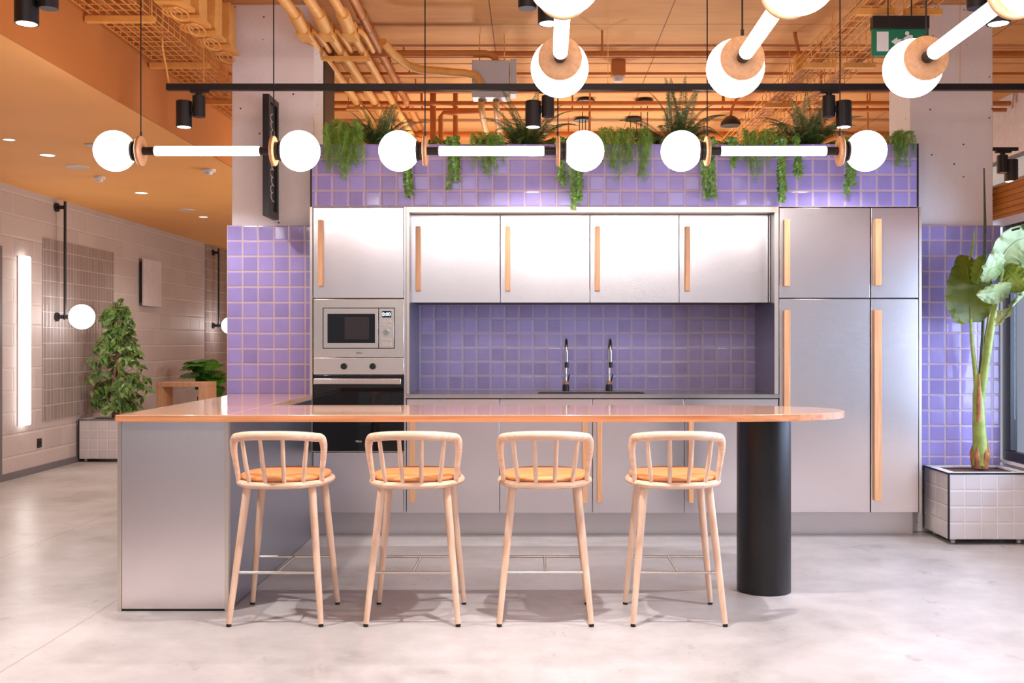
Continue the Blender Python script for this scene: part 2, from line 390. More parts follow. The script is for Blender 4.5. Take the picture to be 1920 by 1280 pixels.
# oven tower
tw = thing('oven_cabinet', 'tall brushed metal cabinet at the left end holding the microwave and oven', 'cabinet', (XA, YC, 0))
cb = MB(); cb.box(XA, XA+.017, YC-.001, 7.385, 0, ZT); cb.box(XA+.018, XB-.013, 7.36, 7.385, ZK, ZT)
cb.box(XA+.018, XB-.013, YC+.021, 7.359, ZT-.018, ZT); cb.box(XA+.018, XB-.013, YC+.021, 7.359, 1.563, 1.578)
cb.box(XA+.018, XB-.013, YC+.03, 7.359, 1.165, 1.172); cb.box(XA+.018, XB-.013, YC+.021, 7.359, .556, .568); cb.box(XA+.018, XB-.013, YC+.021, 7.359, ZK, .18)
obj('carcass', cb, M['metal_edge'], tw)
obj('side_panel', MB().box(XB-.012, XB, YC, 7.385, ZK, ZT), M['metal'], tw)
obj('gap_shade_sheet', MB().box(XA+.0175, XB-.0125, YC+.0205, YC+.0209, 1.58, ZT-.002), M['carcass'], tw)  # thin dark sheet added behind the door to paint its gaps as shade
d = door('door', 587, 757, 389, 559, tw); handle(596, 605, 412, 536, d)
door('drawer', 587, 757, 848, 961, tw)
# microwave
mw = thing('microwave_oven', 'built-in stainless microwave with dark window and blue clock above the oven', 'microwave', (PX(672,YC), YC, 1.176))
body = MB(); body.box(-1.43, -.86, 6.80, 7.2, 1.19, 1.54); obj('body', body, M['galv'], mw)
fr = pbox(587.5, 757, 560.5, 669.5, YC-.012, .02); obj('trim_frame', fr, M['stainless'], mw, .002)
ym = YC-.0125
pl = pbox(605, 740, 576.5, 653.5, ym-.006, .006); obj('gap', pl, M['black'], mw)
dr = pbox(606.5, 709, 578, 652, ym-.016, .009); dd = obj('door', dr, M['stainless'], mw, .001)
obj('window', pbox(614, 703, 588, 643, ym-.019, .0025), M['black_gloss'], dd)
obj('window_mesh', pbox(646, 692, 594, 636, ym-.0205, .001), M['black_window'], dd)
pn = obj('control_panel', pbox(710.5, 738.5, 578, 652, ym-.016, .009), M['stainless'], mw, .001)
obj('display', pbox(716.5, 733.5, 583, 595, ym-.018, .0017), M['black_gloss'], pn)
obj('digits', text_mb('0:00', .032, (PX(725.3,ym), ym-.0187, PZ(589.3,ym))), M['led'], pn)
for (bx, by) in ((719.5,602.5),(730.5,602.5),(719.5,610),(730.5,610)):
    obj('button', pbox(bx-3.6, bx+3.6, by-1.9, by+1.9, ym-.0185, .0024), M['metal_edge'], pn, .0006)
k = P(725, 623, ym); obj('knob', MB().lathe([(.021,-.016),(.021,-.02),(.019,-.034),(.001,-.034)], k, 'y', 24), M['chrome'], pn)
obj('button', pbox(716, 734, 634, 637, ym-.0185, .0024), M['metal_edge'], pn, .0006)
obj('button', pbox(716, 734.5, 641, 649, ym-.0185, .0024), M['metal_edge'], pn, .0006)
obj('lettering', text_mb('TEKA', .017, (PX(673,ym), ym-.0008, PZ(662,ym))), M['black'], mw)
# oven
ov = thing('oven', 'built-in oven with two black knobs and black glass door under the microwave', 'oven', (PX(672,YC), YC, .57))
body = MB(); body.box(-1.43, -.86, 6.80, 7.25, .575, 1.16); obj('body', body, M['galv'], ov)
cp = obj('control_panel', pbox(587.5, 757, 670.5, 702, YC-.012, .02), M['stainless'], ov, .002)
for kx in (645, 699):
    k = P(kx, 686.5, ym); obj('knob', MB().lathe([(.021,.0),(.02,-.018),(.017,-.022),(.001,-.022)], k, 'y', 24), M['black'], cp)
od = obj('door', pbox(587.5, 757.5, 703.5, 845.5, YC-.014, .022), M['black_gloss'], ov, .002)
hb = MB(); hb.box(PX(591,YC), PX(754,YC), YC-.062, YC-.05, PZ(719.5,YC), PZ(709,YC))
for hx in (600, 745): hb.box(PX(hx,YC)-.012, PX(hx,YC)+.012, YC-.05, YC-.0145, PZ(717,YC), PZ(711,YC))
obj('handle', hb, M['stainless'], od, .003)
obj('lettering', text_mb('TEKA', .017, (PX(673,YC), YC-.0152, PZ(827,YC))), M['white'], od)
# base cabinets
edges = [XB+.003, PX(937,YC), PX(1111,YC), PX(1283,YC), XC-.004]
hp = [(768,777), (1092,1101), (1120,1129), (1292,1301)]
bl = ['base cabinet next to the oven, with handle on its left edge', 'base cabinet second from the oven, with handle on its right edge',
      'base cabinet below the right faucet, with handle on its left edge', 'base cabinet beside the tall right cabinet, behind the fourth stool']
for i in range(4):
    x0, x1 = edges[i]+.001, edges[i+1]-.001
    b = thing('base_cabinet', 'brushed metal '+bl[i], 'cabinet', ((x0+x1)/2, YC, ZK), group='base cabinets under the steel worktop')
    c = MB(); c.box(x0, x0+.016, YC+.021, 7.36, ZK, .908); c.box(x1-.016, x1, YC+.021, 7.36, ZK, .908); c.box(x0+.017, x1-.017, YC+.021, 7.36, ZK, ZK+.016); c.box(x0+.017, x1-.017, 7.345, 7.36, ZK+.017, .908)
    obj('carcass', c, M['carcass'], b)
    dm = MB(); dm.box(x0+.001, x1-.001, YC, YC+.02, ZK, .904); d = obj('door', dm, M['metal'], b, .0015)
    handle(hp[i][0], hp[i][1], 776, 943, d)
# wall cabinets
YU = 6.90
we = [770.5, 938, 1106, 1273, 1440.5]
wh = [(779,788), (947.5,956.5), (1116,1125), (1285,1294)]
wl = ['directly right of the oven tower', 'second from the oven tower', 'third from the oven tower, above the faucets', 'nearest the tall right cabinet']
for i in range(4):
    x0, x1 = PX(we[i],YU)+.001, PX(we[i+1],YU)-.001
    b = thing('hanging_cabinet', 'brushed metal hanging cabinet with bar handle, '+wl[i], 'cabinet', ((x0+x1)/2, YU, 1.538), group='hanging cabinets in a row above the backsplash')
    obj('carcass', MB().box(x0, x1, YU+.021, 7.38, 1.54, 2.12), M['carcass'], b)
    dm = MB(); dm.box(x0+.001, x1-.001, YU, YU+.02, 1.538, 2.120); d = obj('door', dm, M['metal'], b, .0015)
    handle(wh[i][0], wh[i][1], 424, 545, d, YU)
sr = thing('cabinet_surround', 'pale metal frame around the niche of wall cabinets and backsplash', 'cabinet frame', (XB, YC, .936))
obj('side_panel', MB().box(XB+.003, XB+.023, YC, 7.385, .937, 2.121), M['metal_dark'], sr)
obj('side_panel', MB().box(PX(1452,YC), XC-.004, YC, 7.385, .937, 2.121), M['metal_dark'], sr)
obj('filler_panel', MB().box(PX(1441.5,6.9), PX(1451,YC), 6.901, 6.92, 1.54, 2.12), M['metal_edge'], sr)
obj('edge_strip', MB().box(XB+.003, XB+.023, YC-.004, YC-.0005, .937, 2.121), M['metal_edge'], sr)
obj('edge_strip', MB().box(PX(1452,YC), XC-.004, YC-.004, YC-.0005, .937, 2.121), M['metal_edge'], sr)
obj('top_panel', MB().box(XB+.003, XC-.004, YC-.004, 7.385, 2.1225, ZT), M['metal_edge'], sr)
struct('wall_niche', MB().box(XB+.003, XC-.004, 7.387, 7.41, .15, ZT), M['tile_niche_lit'])
# tall cabinets
tl = [('tall brushed metal cabinet with two stacked doors right of the sink niche', XC, PX(1632,YC)-.001, (1470.5,1481.5,411,536), (1470.5,1482,581,939), 1461, 1631.5),
      ('narrow tall metal cabinet at the far right end, beside the banana plant', PX(1632,YC)+.001, XD, (1642,1653.5,410,535), (1640,1653.5,581,939), 1632.8, 1722.5)]
for (lab, x0, x1, h1, h2, p0, p1) in tl:
    b = thing('tall_cabinet', lab, 'cabinet', ((x0+x1)/2, YC, 0))
    c = MB(); c.box(x0, x1 if x1 < 2.4 else x1-.018, YC+.021, 7.385, ZK, ZT)
    obj('carcass', c, M['carcass'], b)
    if x1 > 2.4: obj('end_panel', MB().box(x1-.017, x1, YC-.002, 7.385, ZK, ZT), M['metal_edge'], b)
    d = door('door', p0, p1, 389, 558.5, b); handle(*h1, d)
    d = door('door', p0, p1, 560, 960.5, b); handle(*h2, d)
tag(obj('plinth', MB().box(XA+.018, XD-.02, 6.895, 6.915, .001, ZK-.001), M['plinth']), 'recessed metal plinth along the floor under the cabinets', 'plinth')
# worktop with sink cut-out
wt = MB(); xs0, xs1, ys0, ys1 = .03, .745, 6.85, 7.20; wx0, wx1 = XB+.003, XC-.004
wt.box(wx0, wx1, 6.772, ys0, .911, .9355); wt.box(wx0, wx1, ys1, 7.385, .911, .9355); wt.box(wx0, xs0, ys0, ys1, .911, .9355); wt.box(xs1, wx1, ys0, ys1, .911, .9355)
tag(obj('worktop', wt, M['worktop'], smooth=False), 'thin steel worktop with sink cut-out along the niche', 'worktop')
sk = MB(); sk.box(xs0+.001, xs0+.006, ys0+.001, ys1-.001, .75, .93); sk.box(xs1-.006, xs1-.001, ys0+.001, ys1-.001, .75, .93)
sk.box(xs0+.006, xs1-.006, ys0+.001, ys0+.006, .75, .93); sk.box(xs0+.006, xs1-.006, ys1-.006, ys1-.001, .75, .93); sk.box(xs0+.006, xs1-.006, ys0+.006, ys1-.006, .75, .756)
tag(obj('sink', sk, plain('dark_sink', srgb(70,62,56), .4)), 'dark recessed sink basin below the two faucets', 'sink')
def faucet(x, lab):
    y = 7.28; f = thing('faucet', lab, 'faucet', (x, y, .9355), group='pair of faucets at the sink')
    obj('base', MB().lathe([(.024,0),(.024,.03),(.019,.045),(.001,.045)], (x,y,.936), 'z', 20), M['black'], f)
    obj('collar', MB().lathe([(.02,.0455),(.014,.065),(.010,.07)], (x,y,.936), 'z', 20), M['beech_disc'], f)
    pts = [(x,y,1.005), (x,y,1.21)]
    for i in range(1, 11):
        a = PI*i/10; pts.append((x, y-.075+.075*math.cos(a), 1.21+.085*math.sin(a)))
    pts.append((x, y-.15, 1.14))
    obj('spout', MB().tube(pts, .0105, 12), M['chrome'], f)
    obj('nozzle', MB().tube([(x,y-.15,1.139),(x,y-.15,1.10)], .0135, 12), M['black'], f)
    obj('lever', MB().tube([(x+.014,y,1.0),(x+.024,y-.02,1.05)], .0045, 8), M['black'], f)
faucet(PX(1061,7.28), 'slim chrome gooseneck faucet, the left one at the sink')
faucet(PX(1142,7.28), 'slim chrome gooseneck faucet, the right one at the sink')

# ------------------------------------------------------------------ tiled planter trough above the cabinets
tx0, tx1, tz0, tz1 = PX(585,YC), PX(1719,YC), ZT+.002, 2.568
tr = thing('planter_trough', 'long lilac tiled planter trough on top of the cabinets', 'planter', (tx0, YC, tz0))
pf = MB(); pf.box(tx0, tx1, YC, YC+.03, tz0, tz1); pf.box(tx0, tx1, 7.35, 7.38, tz0, tz1); pf.box(tx0, tx0+.03, YC+.03, 7.35, tz0, tz1); pf.box(tx1-.03, tx1, YC+.03, 7.35, tz0, tz1)
M['tile_band_l'] = tile('lilac_tile_trough', PUR, srgb(196,170,168), .1045, .1037, .03, 0, gw=.007, bw=.009, rough=.10, tilt=.035, edge=srgb(172,158,212))
obj('tiled_wall', pf, M['tile_band_l'], tr)
obj('edge_trim', MB().box(tx1+.0005, tx1+.012, YC-.002, 7.38, tz0, tz1+.004), M['black'], tr)
obj('edge_trim', MB().box(tx0-.012, tx0-.0005, YC-.002, 7.38, tz0, tz1+.004), M['black'], tr)
obj('soil', MB().box(tx0+.031, tx1-.031, YC+.031, 7.349, tz0, 2.50), M['soil'], tr)

def U(a, b): return random.uniform(a, b)
def leaf_quad(mb, p, d, side, L, W, droop=0):
    p = Vector(p); d = d.normalized(); s = side.normalized()
    mid = p+d*L*.45; tip = p+d*L-Vector((0,0,droop*L))
    mb.add([p, mid+s*W, tip, mid-s*W], [(0,1,2,3)])
def frond(mb, base, az, elev, L, droop, npin=26, pl=.05):
    dirh = Vector((math.cos(az), math.sin(az), 0)); p = Vector(base); a = elev; pts = [p.copy()]
    for i in range(npin):
        st = L/npin
        p = p + (dirh*math.cos(a)+Vector((0,0,1))*math.sin(a))*st; a -= droop/npin*(.5+1.4*i/npin); pts.append(p.copy())
    mb.tube(pts, [.0035*(1-.8*i/npin) for i in range(npin+1)], 4, cap=False)
    sideh = Vector((-math.sin(az), math.cos(az), 0)); tw = U(-.5,.5)
    for i in range(2, npin):
        for q in (0, .5):
            k = (i+q)/npin
            b = pts[i].lerp(pts[i+1], q); tdir = (pts[i+1]-pts[i]).normalized(); up = tdir.cross(sideh)
            sd = sideh*math.cos(tw)+up*math.sin(tw)
            ln = pl*min(1, .25+k*2.6)*min(1, (1-k)*1.7+.08)
            for s in (-1, 1):
                dv = sd*s+tdir*.28+Vector((0,0,-.22))
                leaf_quad(mb, b, dv, tdir, ln*U(.85,1.1), st*.21, .14)
def fern(cx, cy, label, n, Lr, elr, azs=None, pl=.05, top=0, m='fern'):
    o = thing('fern', label, 'plant', (cx, cy, 2.50))
    mb = MB(); mb.lathe([(.05,2.501),(.055,2.53),(.03,2.56),(.001,2.565)], (cx,cy,0), 'z', 12)
    for i in range(n):
        az = 2*PI*i/n+U(-.25,.25)
        frond(mb, (cx+U(-.02,.02), cy+U(-.02,.02), 2.55), az, U(*elr), U(*Lr)*(1 if abs(math.sin(az)) < .75 else .75), U(.9,1.7), 26, pl)
    for i in range(top):
        frond(mb, (cx+U(-.03,.03), cy+U(-.02,.02), 2.55), U(0,2*PI), U(1.2,1.5), U(*Lr)*1.0, U(.3,.9), 26, pl*.9)
    obj('fronds', mb, M[m], o, smooth=False); return o
def needles(mb, p, n, L, t):
    for _ in range(n):
        d = Vector((U(-1,1), U(-1,1), U(-.8,.6))).normalized()+t*.5; d.normalize()
        s = d.orthogonal().normalized()*.0013; l = L*U(.6,1.1)
        mb.add([p-s, p+s, p+d*l], [(0,1,2)])
def asparagus(cx, label, halfw, drop, n=26, lift=.1, dens=6, spread_top=1.0):
    o = thing('trailing_fern', label, 'plant', (cx, 6.86, 2.50))
    mb = MB()
    for i in range(n):
        x0 = cx+U(-.35,.35)*halfw; x1 = cx+U(-1,1)*halfw; dz = drop*U(.35,1.0) * (1-.45*abs(x1-cx)/halfw)
        up = lift*U(.3,1.1); pts = []
        y0 = 6.88+U(-.02,.1); ye = 6.755+U(-.03,.0)
        for k in range(9):
            u = k/8; pts.append(Vector((x0+(x1-x0)*math.sin(u*PI/2), y0+(ye-y0)*u, 2.505+ (up+.075)*math.sin(u*PI*.62))))
        e = pts[-1].copy(); nn = max(3, int(dz/.02)); zz = 2.575
        wv = U(0,6); xs = U(-.03,.03)
        top = e.z
        for k in range(1, nn+1):
            u = k/nn; pts.append(Vector((e.x+xs*u+.012*math.sin(wv+u*7), ye+.012*math.sin(wv*2+u*5), top-(top-2.568+dz)*u)))
        mb.tube(pts, .0012, 3, cap=False)
        for a, b in zip(pts, pts[1:]):
            tdir = (b-a); m = max(1, int(tdir.length/.009)); tn = tdir.normalized()
            for q in range(m):
                p = a+tdir*(q/m); 
                if p.y < YC-.005 or p.z > 2.575: needles(mb, p, dens, .031, tn)
    for i in range(int(n*.8)):                     # upright sprays over the soil
        x = cx+U(-1,1)*halfw*.9; y = U(6.85,7.0); h = lift*U(.5,1.4)+.06; dx = U(-.06,.06)
        pts = [Vector((x+dx*u*u, y-.05*u*u, 2.505+h*math.sin(u*1.9))) for u in [j/6 for j in range(7)]]
        mb.tube(pts, .0012, 3, cap=False)
        for a, b in zip(pts, pts[1:]):
            tdir = b-a; m = max(1, int(tdir.length/.009))
            for q in range(m):
                p = a+tdir*(q/m)
                if p.z > 2.56: needles(mb, p, dens, .031, tdir.normalized())
    obj('sprays', mb, M['aspar'], o, smooth=False); return o
def ivy(cx, drop, label, strands=3, w=.02, topfoliage=True):
    o = thing('trailing_vine', label, 'plant', (cx, 6.85, 2.50), group='trailing vines hanging over the tiled trough')
    mb = MB()
    for i in range(strands):
        x = cx+U(-1,1)*w; dz = drop*U(.75,1) if i else drop; pts = []
        y0 = 6.86
        for k in range(6):
            u = k/5; pts.append(Vector((x, y0+(6.752-y0)*u, 2.51+.10*math.sin(u*PI*.66))))
        top = pts[-1].z; nn = int((dz+.03)/.015); w0 = U(0,6); ye = 6.752-U(0,.025)
        for k in range(1, nn+1):
            u = k/nn; pts.append(Vector((x+.01*math.sin(w0+u*4), ye, top-(top-2.568+dz)*u)))
        mb.tube(pts, .0013, 4, cap=False)
        for k, p in enumerate(pts):
            if p.y > YC-.004 and p.z < 2.575: continue
            for s in (-1, 1):
                for rep in range(2):
                    d = Vector((s*U(.5,1), U(-.7,.1), U(-.9,.2))); leaf_quad(mb, p, d, d.cross(Vector((0,1,.3))), U(.02,.034), U(.006,.010), .1)
    obj('leaves', mb, M['ivy'], o, smooth=False); return o
def low_plant(cx, hw, h, label, n=60):
    o = thing('leafy_plant', label, 'plant', (cx, 6.9, 2.50)); mb = MB()
    for i in range(n):
        x = cx+U(-1,1)*hw; y = U(6.84,7.0); hh = h*U(.5,1)
        pts = [Vector((x,y,2.505)), Vector((x+U(-.02,.02), y, 2.505+hh*.6)), Vector((x+U(-.03,.03), y-.01, 2.505+hh))]
        mb.tube(pts, .0013, 4, cap=False)
        for k in range(6):
            p = pts[0].lerp(pts[2], .4+.6*k/5); d = Vector((U(-1,1), U(-1,1), U(-.2,.8))); leaf_quad(mb, p, d, d.orthogonal(), U(.025,.045), U(.009,.014), .1)
    obj('leaves', mb, M['ivy'], o, smooth=False)
X7 = lambda px, Y=7.0: PX(px, Y)
fern(X7(715,7.0), 7.0, 'dark bushy fern at the left end of the trough, partly behind a globe', 30, (.30,.42), (.5,1.3), pl=.066, top=12)
fern(X7(985,7.0), 7.0, 'dark spreading fern behind the middle pair of track spotlights', 32, (.40,.50), (.45,1.2), pl=.07, top=6)
fern(X7(1268,7.0), 7.0, 'large spreading fern above the third lamp, right of the trough middle', 32, (.42,.54), (.45,1.25), pl=.075, top=7)
fern(X7(1515,7.0), 7.0, 'tall upright fern beside the right-hand track spotlight', 28, (.34,.46), (.45,1.2), pl=.07, top=12)
asparagus(PX(645,YC), 'bright feathery trailing fern at the left end of the trough', .13, .27, 44, .13, 6)
asparagus(PX(915,YC), 'feathery trailing fern hanging beneath the middle lamp tube', .11, .26, 30, .06, 6)
asparagus(PX(1155,YC), 'feathery trailing fern hanging in strands right of the second lamp', .12, .28, 30, .09, 5)
asparagus(PX(1205,YC), 'feathery trailing fern under the large spreading fern', .07, .27, 20, .09, 5)
asparagus(PX(1420,YC), 'feathery trailing fern hanging beneath the right lamp tube', .10, .30, 28, .08, 5)
asparagus(PX(1690,YC), 'small feathery trailing fern at the right end of the trough', .075, .22, 24, .07, 6)
for (px, py, lab, st) in [(769,368,'short leafy vine hanging behind the left globe of the middle lamp',3), (850,352,'leafy vine hanging under the left part of the middle lamp tube',3),
        (1051,348,'leafy vine below the right wooden disc of the middle lamp',3), (1077,389,'longest leafy vine, reaching down to the cabinet tops',3), (1328,372,'leafy vine below the left wooden disc of the right lamp',4),
        (1371,312,'shortest leafy vine, just below the right lamp tube',2), (1465,378,'long leafy vine below the tall upright fern',4), (1490,332,'short leafy vine right of the long one under the upright fern',3), (1592,365,'leafy vine under the right globe of the right lamp',3)]:
    ivy(PX(px,6.75), (py-270)/287.2, lab, st, .028)
for (px, hw, h, lab) in [(825,.10,.11,'low leafy plant at the left of the middle lamp tube'), (1050,.08,.13,'low leafy plant between the middle fern and second lamp globe'), (1360,.08,.10,'low leafy plant left of the upright fern'), (1465,.09,.19,'bushy leafy plant at the foot of the upright fern'), (1585,.06,.1,'low leafy plant right of the upright fern')]:
    low_plant(PX(px,6.9), hw, h, lab, 30)

# ------------------------------------------------------------------ bar counter
Z1 = .932; Z0 = .899
bar = thing('bar_counter', 'long L-shaped wooden bar counter with rounded end and black column leg', 'counter', (0, 5.3, 0))
pen = MB().prism([(-1.976,4.92),(-1.4505,4.92),(-1.4505,6.783),(-1.461,6.783),(-1.461,6.955),(-1.976,6.955)], Z0, Z1)
obj('peninsula_top', pen, M['oak_top_y'], bar, .002)
yf, yb = 4.92, 5.69; yc = (yf+yb)/2; hb = (yb-yf)/2; xa = .80; rx = 1.571-xa
poly = [(-1.45, yf), (xa, yf)]
for i in range(1, 40):
    a = -PI/2+PI*i/40; c_, s_ = math.cos(a), math.sin(a); e = 2/2.25
    poly.append((xa+rx*abs(c_)**e, yc+hb*math.copysign(abs(s_)**e, s_)))
poly += [(xa, yb), (-1.45, yb)]
obj('bar_top', MB().prism(poly, Z0, Z1), M['oak_top'], bar, .002)
M['ply'] = wood('ply_edge', srgb(214,150,106), srgb(172,106,68), 'x', .4, 9, stretch=.03)
ed = MB(); loop = [(-1.976,6.95),(-1.976,4.92)]+[(-1.45,4.92)]+poly[1:-1]+[(-1.44,yb)]
offs = []
for i, p in enumerate(loop):
    a = Vector(loop[max(i-1,0)]); b = Vector(loop[min(i+1,len(loop)-1)]); d = (b-a).normalized()
    offs.append((p[0]+d.y*.0018, p[1]-d.x*.0018))
n_ = len(loop)
ed.add([(x,y,Z0+.0005) for x,y in offs]+[(x,y,Z1-.0015) for x,y in offs]+[(x,y,Z0+.0005) for x,y in loop]+[(x,y,Z1-.0015) for x,y in loop],
  [(i,i+1,n_+i+1,n_+i) for i in range(n_-1)]+[(n_+i,n_+i+1,3*n_+i+1,3*n_+i) for i in range(n_-1)]+[(2*n_+i,2*n_+i+1,i+1,i) for i in range(n_-1)])
obj('plywood_edge', ed, M['ply'], bar, smooth=False)
obj('column_leg', MB().lathe([(.137,.001),(.137,Z0-.001)], (1.187,5.357,0), 'z', 64), M['black_satin'], bar)
pc = thing('peninsula_cabinet', 'brushed metal peninsula cabinet under the left arm of the counter', 'cabinet', (-1.71, 5.9, 0))
obj('end_panel', MB().box(-1.952, -1.464, 4.935, 4.955, .012, Z0-.001), M['metal'], pc)
tm = MB(); tm.box(-1.972, -1.953, 4.930, 4.96, 0, Z0-.001); obj('corner_trim', tm, M['metal_edge'], pc)
tm = MB(); tm.box(-1.463, -1.445, 4.930, 4.96, 0, Z0-.001); obj('corner_trim', tm, M['metal_edge'], pc)
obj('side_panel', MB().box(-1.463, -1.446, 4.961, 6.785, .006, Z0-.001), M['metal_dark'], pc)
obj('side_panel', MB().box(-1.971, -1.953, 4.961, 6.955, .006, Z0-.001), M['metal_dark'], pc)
obj('base_rail', MB().box(-1.950, -1.466, 4.945, 6.9, .0, .011), M['black'], pc)

# ------------------------------------------------------------------ bar stools
def build_stool(loc, label):
    r = thing('bar_stool', label, 'stool', loc, 0, 'pale wooden bar stools along the counter')
    L = lambda n, mb, m, p, bv=0: obj(n, mb, m, p, bv, world=False)
    A, B, cy = .222, .245, .03
    zs = .632
    # ring seat: superellipse slab with rounded rim
    def ringpts(k, n=56, e=2.3):
        out = []
        for i in range(n):
            a = 2*PI*i/n; c, s = math.cos(a), math.sin(a)
            out.append((k[0]*math.copysign(abs(c)**(2/e), c), cy+k[1]*math.copysign(abs(s)**(2/e), s)))
        return out
    def stack(layers, n=56, e=2.3):
        mb = MB(); vs = []; fs = []
        for (da, z) in layers: vs += [(x,y,z) for x,y in ringpts((A+da, B+da), n, e)]
        for i in range(len(layers)-1):
            for k in range(n): fs.append((i*n+k, i*n+(k+1)%n, (i+1)*n+(k+1)%n, (i+1)*n+k))
        fs.append(tuple(range(n-1,-1,-1))); fs.append(tuple((len(layers)-1)*n+k for k in range(n)))
        return mb.add(vs, fs)
    L('seat', stack([(-.03,zs-.016),(-.012,zs-.015),(-.003,zs-.009),(0,zs),(-.003,zs+.008),(-.012,zs+.014),(-.03,zs+.015)]), M['ash_x'], r)
    L('cushion', stack([(-.028,zs+.0155),(-.020,zs+.02),(-.018,zs+.027),(-.022,zs+.034),(-.045,zs+.039),(-.11,zs+.042)]), M['leather'], r)
    for sx in (-1, 1):
        for sy in (-1, 1):
            top = (sx*.148, cy+sy*.135, zs-.017); bot = (sx*.207, sy*.198+.005, .012)
            lg = L('leg', MB().tube([bot, tuple(bot[i]*.5+top[i]*.5 for i in range(3)), top], [.0125,.0165,.0185], 16), M['ash'], r)
            L('foot_cap', MB().tube([(bot[0]*1.0, bot[1], .0005), (bot[0], bot[1], .0115)], .0115, 12), M['rubber'], lg)
    fz = .235; k = (fz-.012)/(zs-.03); fx = .207+(.148-.207)*k; yn = -.193+(.058+.005)*k*1.0
    y0 = (-.193)*(1-k)+(cy-.135)*k; y1 = (.203)*(1-k)+(cy+.135)*k
    fr = MB(); fr.tube([(-fx+.01,y0,fz),(fx-.01,y0,fz)], .0065, 10); fr.tube([(-fx+.01,y1,fz),(fx-.01,y1,fz)], .0065, 10); fr.tube([(0,y0,fz),(0,y1,fz)], .0065, 10)
    L('footrest', fr, M['chrome'], r)
    # hoop
    pts = []; rad = []
    hw = .196; ph = .190
    post0 = (ph, cy-.125, zs+.013)
    def yb_(x): return -.265+.13*(abs(x)/.2)**2.2
    half = []
    half.append((post0[0], post0[1], post0[2], .0115))
    half.append((ph+.006, post0[1]-.012, zs+.07, .0125))
    half.append((ph+.014, post0[1]-.022, zs+.135, .0145))
    half.append((ph+.015, post0[1]-.030, zs+.180, .0170))
    half.append((ph+.006, post0[1]-.040, zs+.208, .0190))
    for x in (.176, .15, .11, .06, 0):
        half.append((x, yb_(x), zs+.232-.020*(x/.19)**2.5, .0205))
    full = half + [(-a, b, c, d) for (a, b, c, d) in half[-2::-1]]
    # smooth (Catmull-Rom)
    sm = []
    for i in range(len(full)-1):
        p0 = full[max(i-1,0)]; p1 = full[i]; p2 = full[i+1]; p3 = full[min(i+2,len(full)-1)]
        for q in range(4):
            u = q/4
            sm.append(tuple(.5*((2*p1[j])+(-p0[j]+p2[j])*u+(2*p0[j]-5*p1[j]+4*p2[j]-p3[j])*u*u+(-p0[j]+3*p1[j]-3*p2[j]+p3[j])*u**3) for j in range(4)))
    sm.append(full[-1])
    L('backrest', MB().tube([s[:3] for s in sm], [s[3] for s in sm], 14), M['ash_x'], r)
    for (xb, xt) in ((-.122,-.145), (-.042,-.050), (.042,.050), (.122,.145)):
        ybm = cy-(B-.020)*(1-(abs(xb)/A)**2.3)**(1/2.3); zt = zs+.215-.020*(abs(xt)/.19)**2.5
        L('spindle', MB().tube([(xb, ybm, zs+.014), ((xb+xt)/2, (ybm+yb_(xt))/2-.004, (zs+zt)/2), (xt, yb_(xt), zt)], [.0092,.0104,.0092], 12), M['ash'], r)
    return r
st = build_stool((-1.161, 4.865, 0), 'pale wooden bar stool with orange cushion, nearest the peninsula')
for x, lab in ((-.545, 'pale wooden bar stool with orange cushion, in front of the oven, second from the peninsula'), (.054, 'pale wooden bar stool with orange cushion, third from the peninsula'), (.655, 'pale wooden bar stool with orange cushion, beside the black column leg')):
    dup(st, (x, 4.865, 0), lab)

# ------------------------------------------------------------------ pendants
def build_pendant(loc, rz, label, group):
    r = thing('pendant_lamp', label, 'lamp', loc, rz, group)
    L = lambda n, mb, m, p, bv=0: obj(n, mb, m, p, bv, world=False)
    tb = L('light_tube', MB().lathe([(.001,-.272),(.021,-.272),(.0248,-.268),(.0248,.268),(.021,.272),(.001,.272)], (0,0,0), 'x', 24), M['tubeglow'], r)
    for s in (-1, 1):
        g = L('globe', MB().sphere((s*.479,0,0), .105), M['globe'], r)
        dk = L('wooden_disc', MB().lathe([(.001,s*.333),(.030,s*.333),(.070,s*.334),(.0775,s*.338),(.0775,s*.350),(.074,s*.354),(.001,s*.354)], (0,0,0), 'x', 40), M['beech_disc'], r)
        L('socket', MB().lathe([(.001,s*.3545),(.047,s*.3545),(.047,s*.372),(.040,s*.373),(.040,s*.377),(.052,s*.378),(.052,s*.392),(.001,s*.392)], (0,0,0), 'x', 32), M['black'], r)
        L('connector', MB().lathe([(.001,s*.2725),(.021,s*.2725),(.021,s*.3325),(.001,s*.3325)], (0,0,0), 'x', 20), M['black'], r)
        h = 3.549-loc[2]
        L('cable', MB().tube([(s*.344,0,.077),(s*.344,0,.12),(s*.344,0,h)], .0032, 8), M['wire_black'], r)
        L('cable_grip', MB().tube([(s*.344,0,.0775),(s*.344,0,.1)], .006, 8), M['black'], r)
    return r
ZP = 2.266; YP = 5.387
p1 = build_pendant((-1.689, YP, ZP), 0, 'tube pendant lamp with two globes above the left end of the counter', 'tube and globe pendants over the bar')
dup(p1, (-.217, YP, ZP), 'tube pendant lamp with two globes above the middle of the counter')
dup(p1, (1.2445, YP, ZP), 'tube pendant lamp with two globes above the rounded end of the counter')
g2 = 'tube and globe pendants pointing toward the viewer'
dup(p1, (.090, 3.31, 2.275), 'lamp pointing toward the viewer with wooden disc, leftmost of the nearer three', g2, PI/2-.012)
dup(p1, (.730, 3.31, 2.275), 'lamp pointing toward the viewer with wooden disc, middle of the nearer three', g2, PI/2-.012)
dup(p1, (1.376, 3.31, 2.275), 'lamp pointing toward the viewer with wooden disc, in front of the exit sign', g2, PI/2-.012)

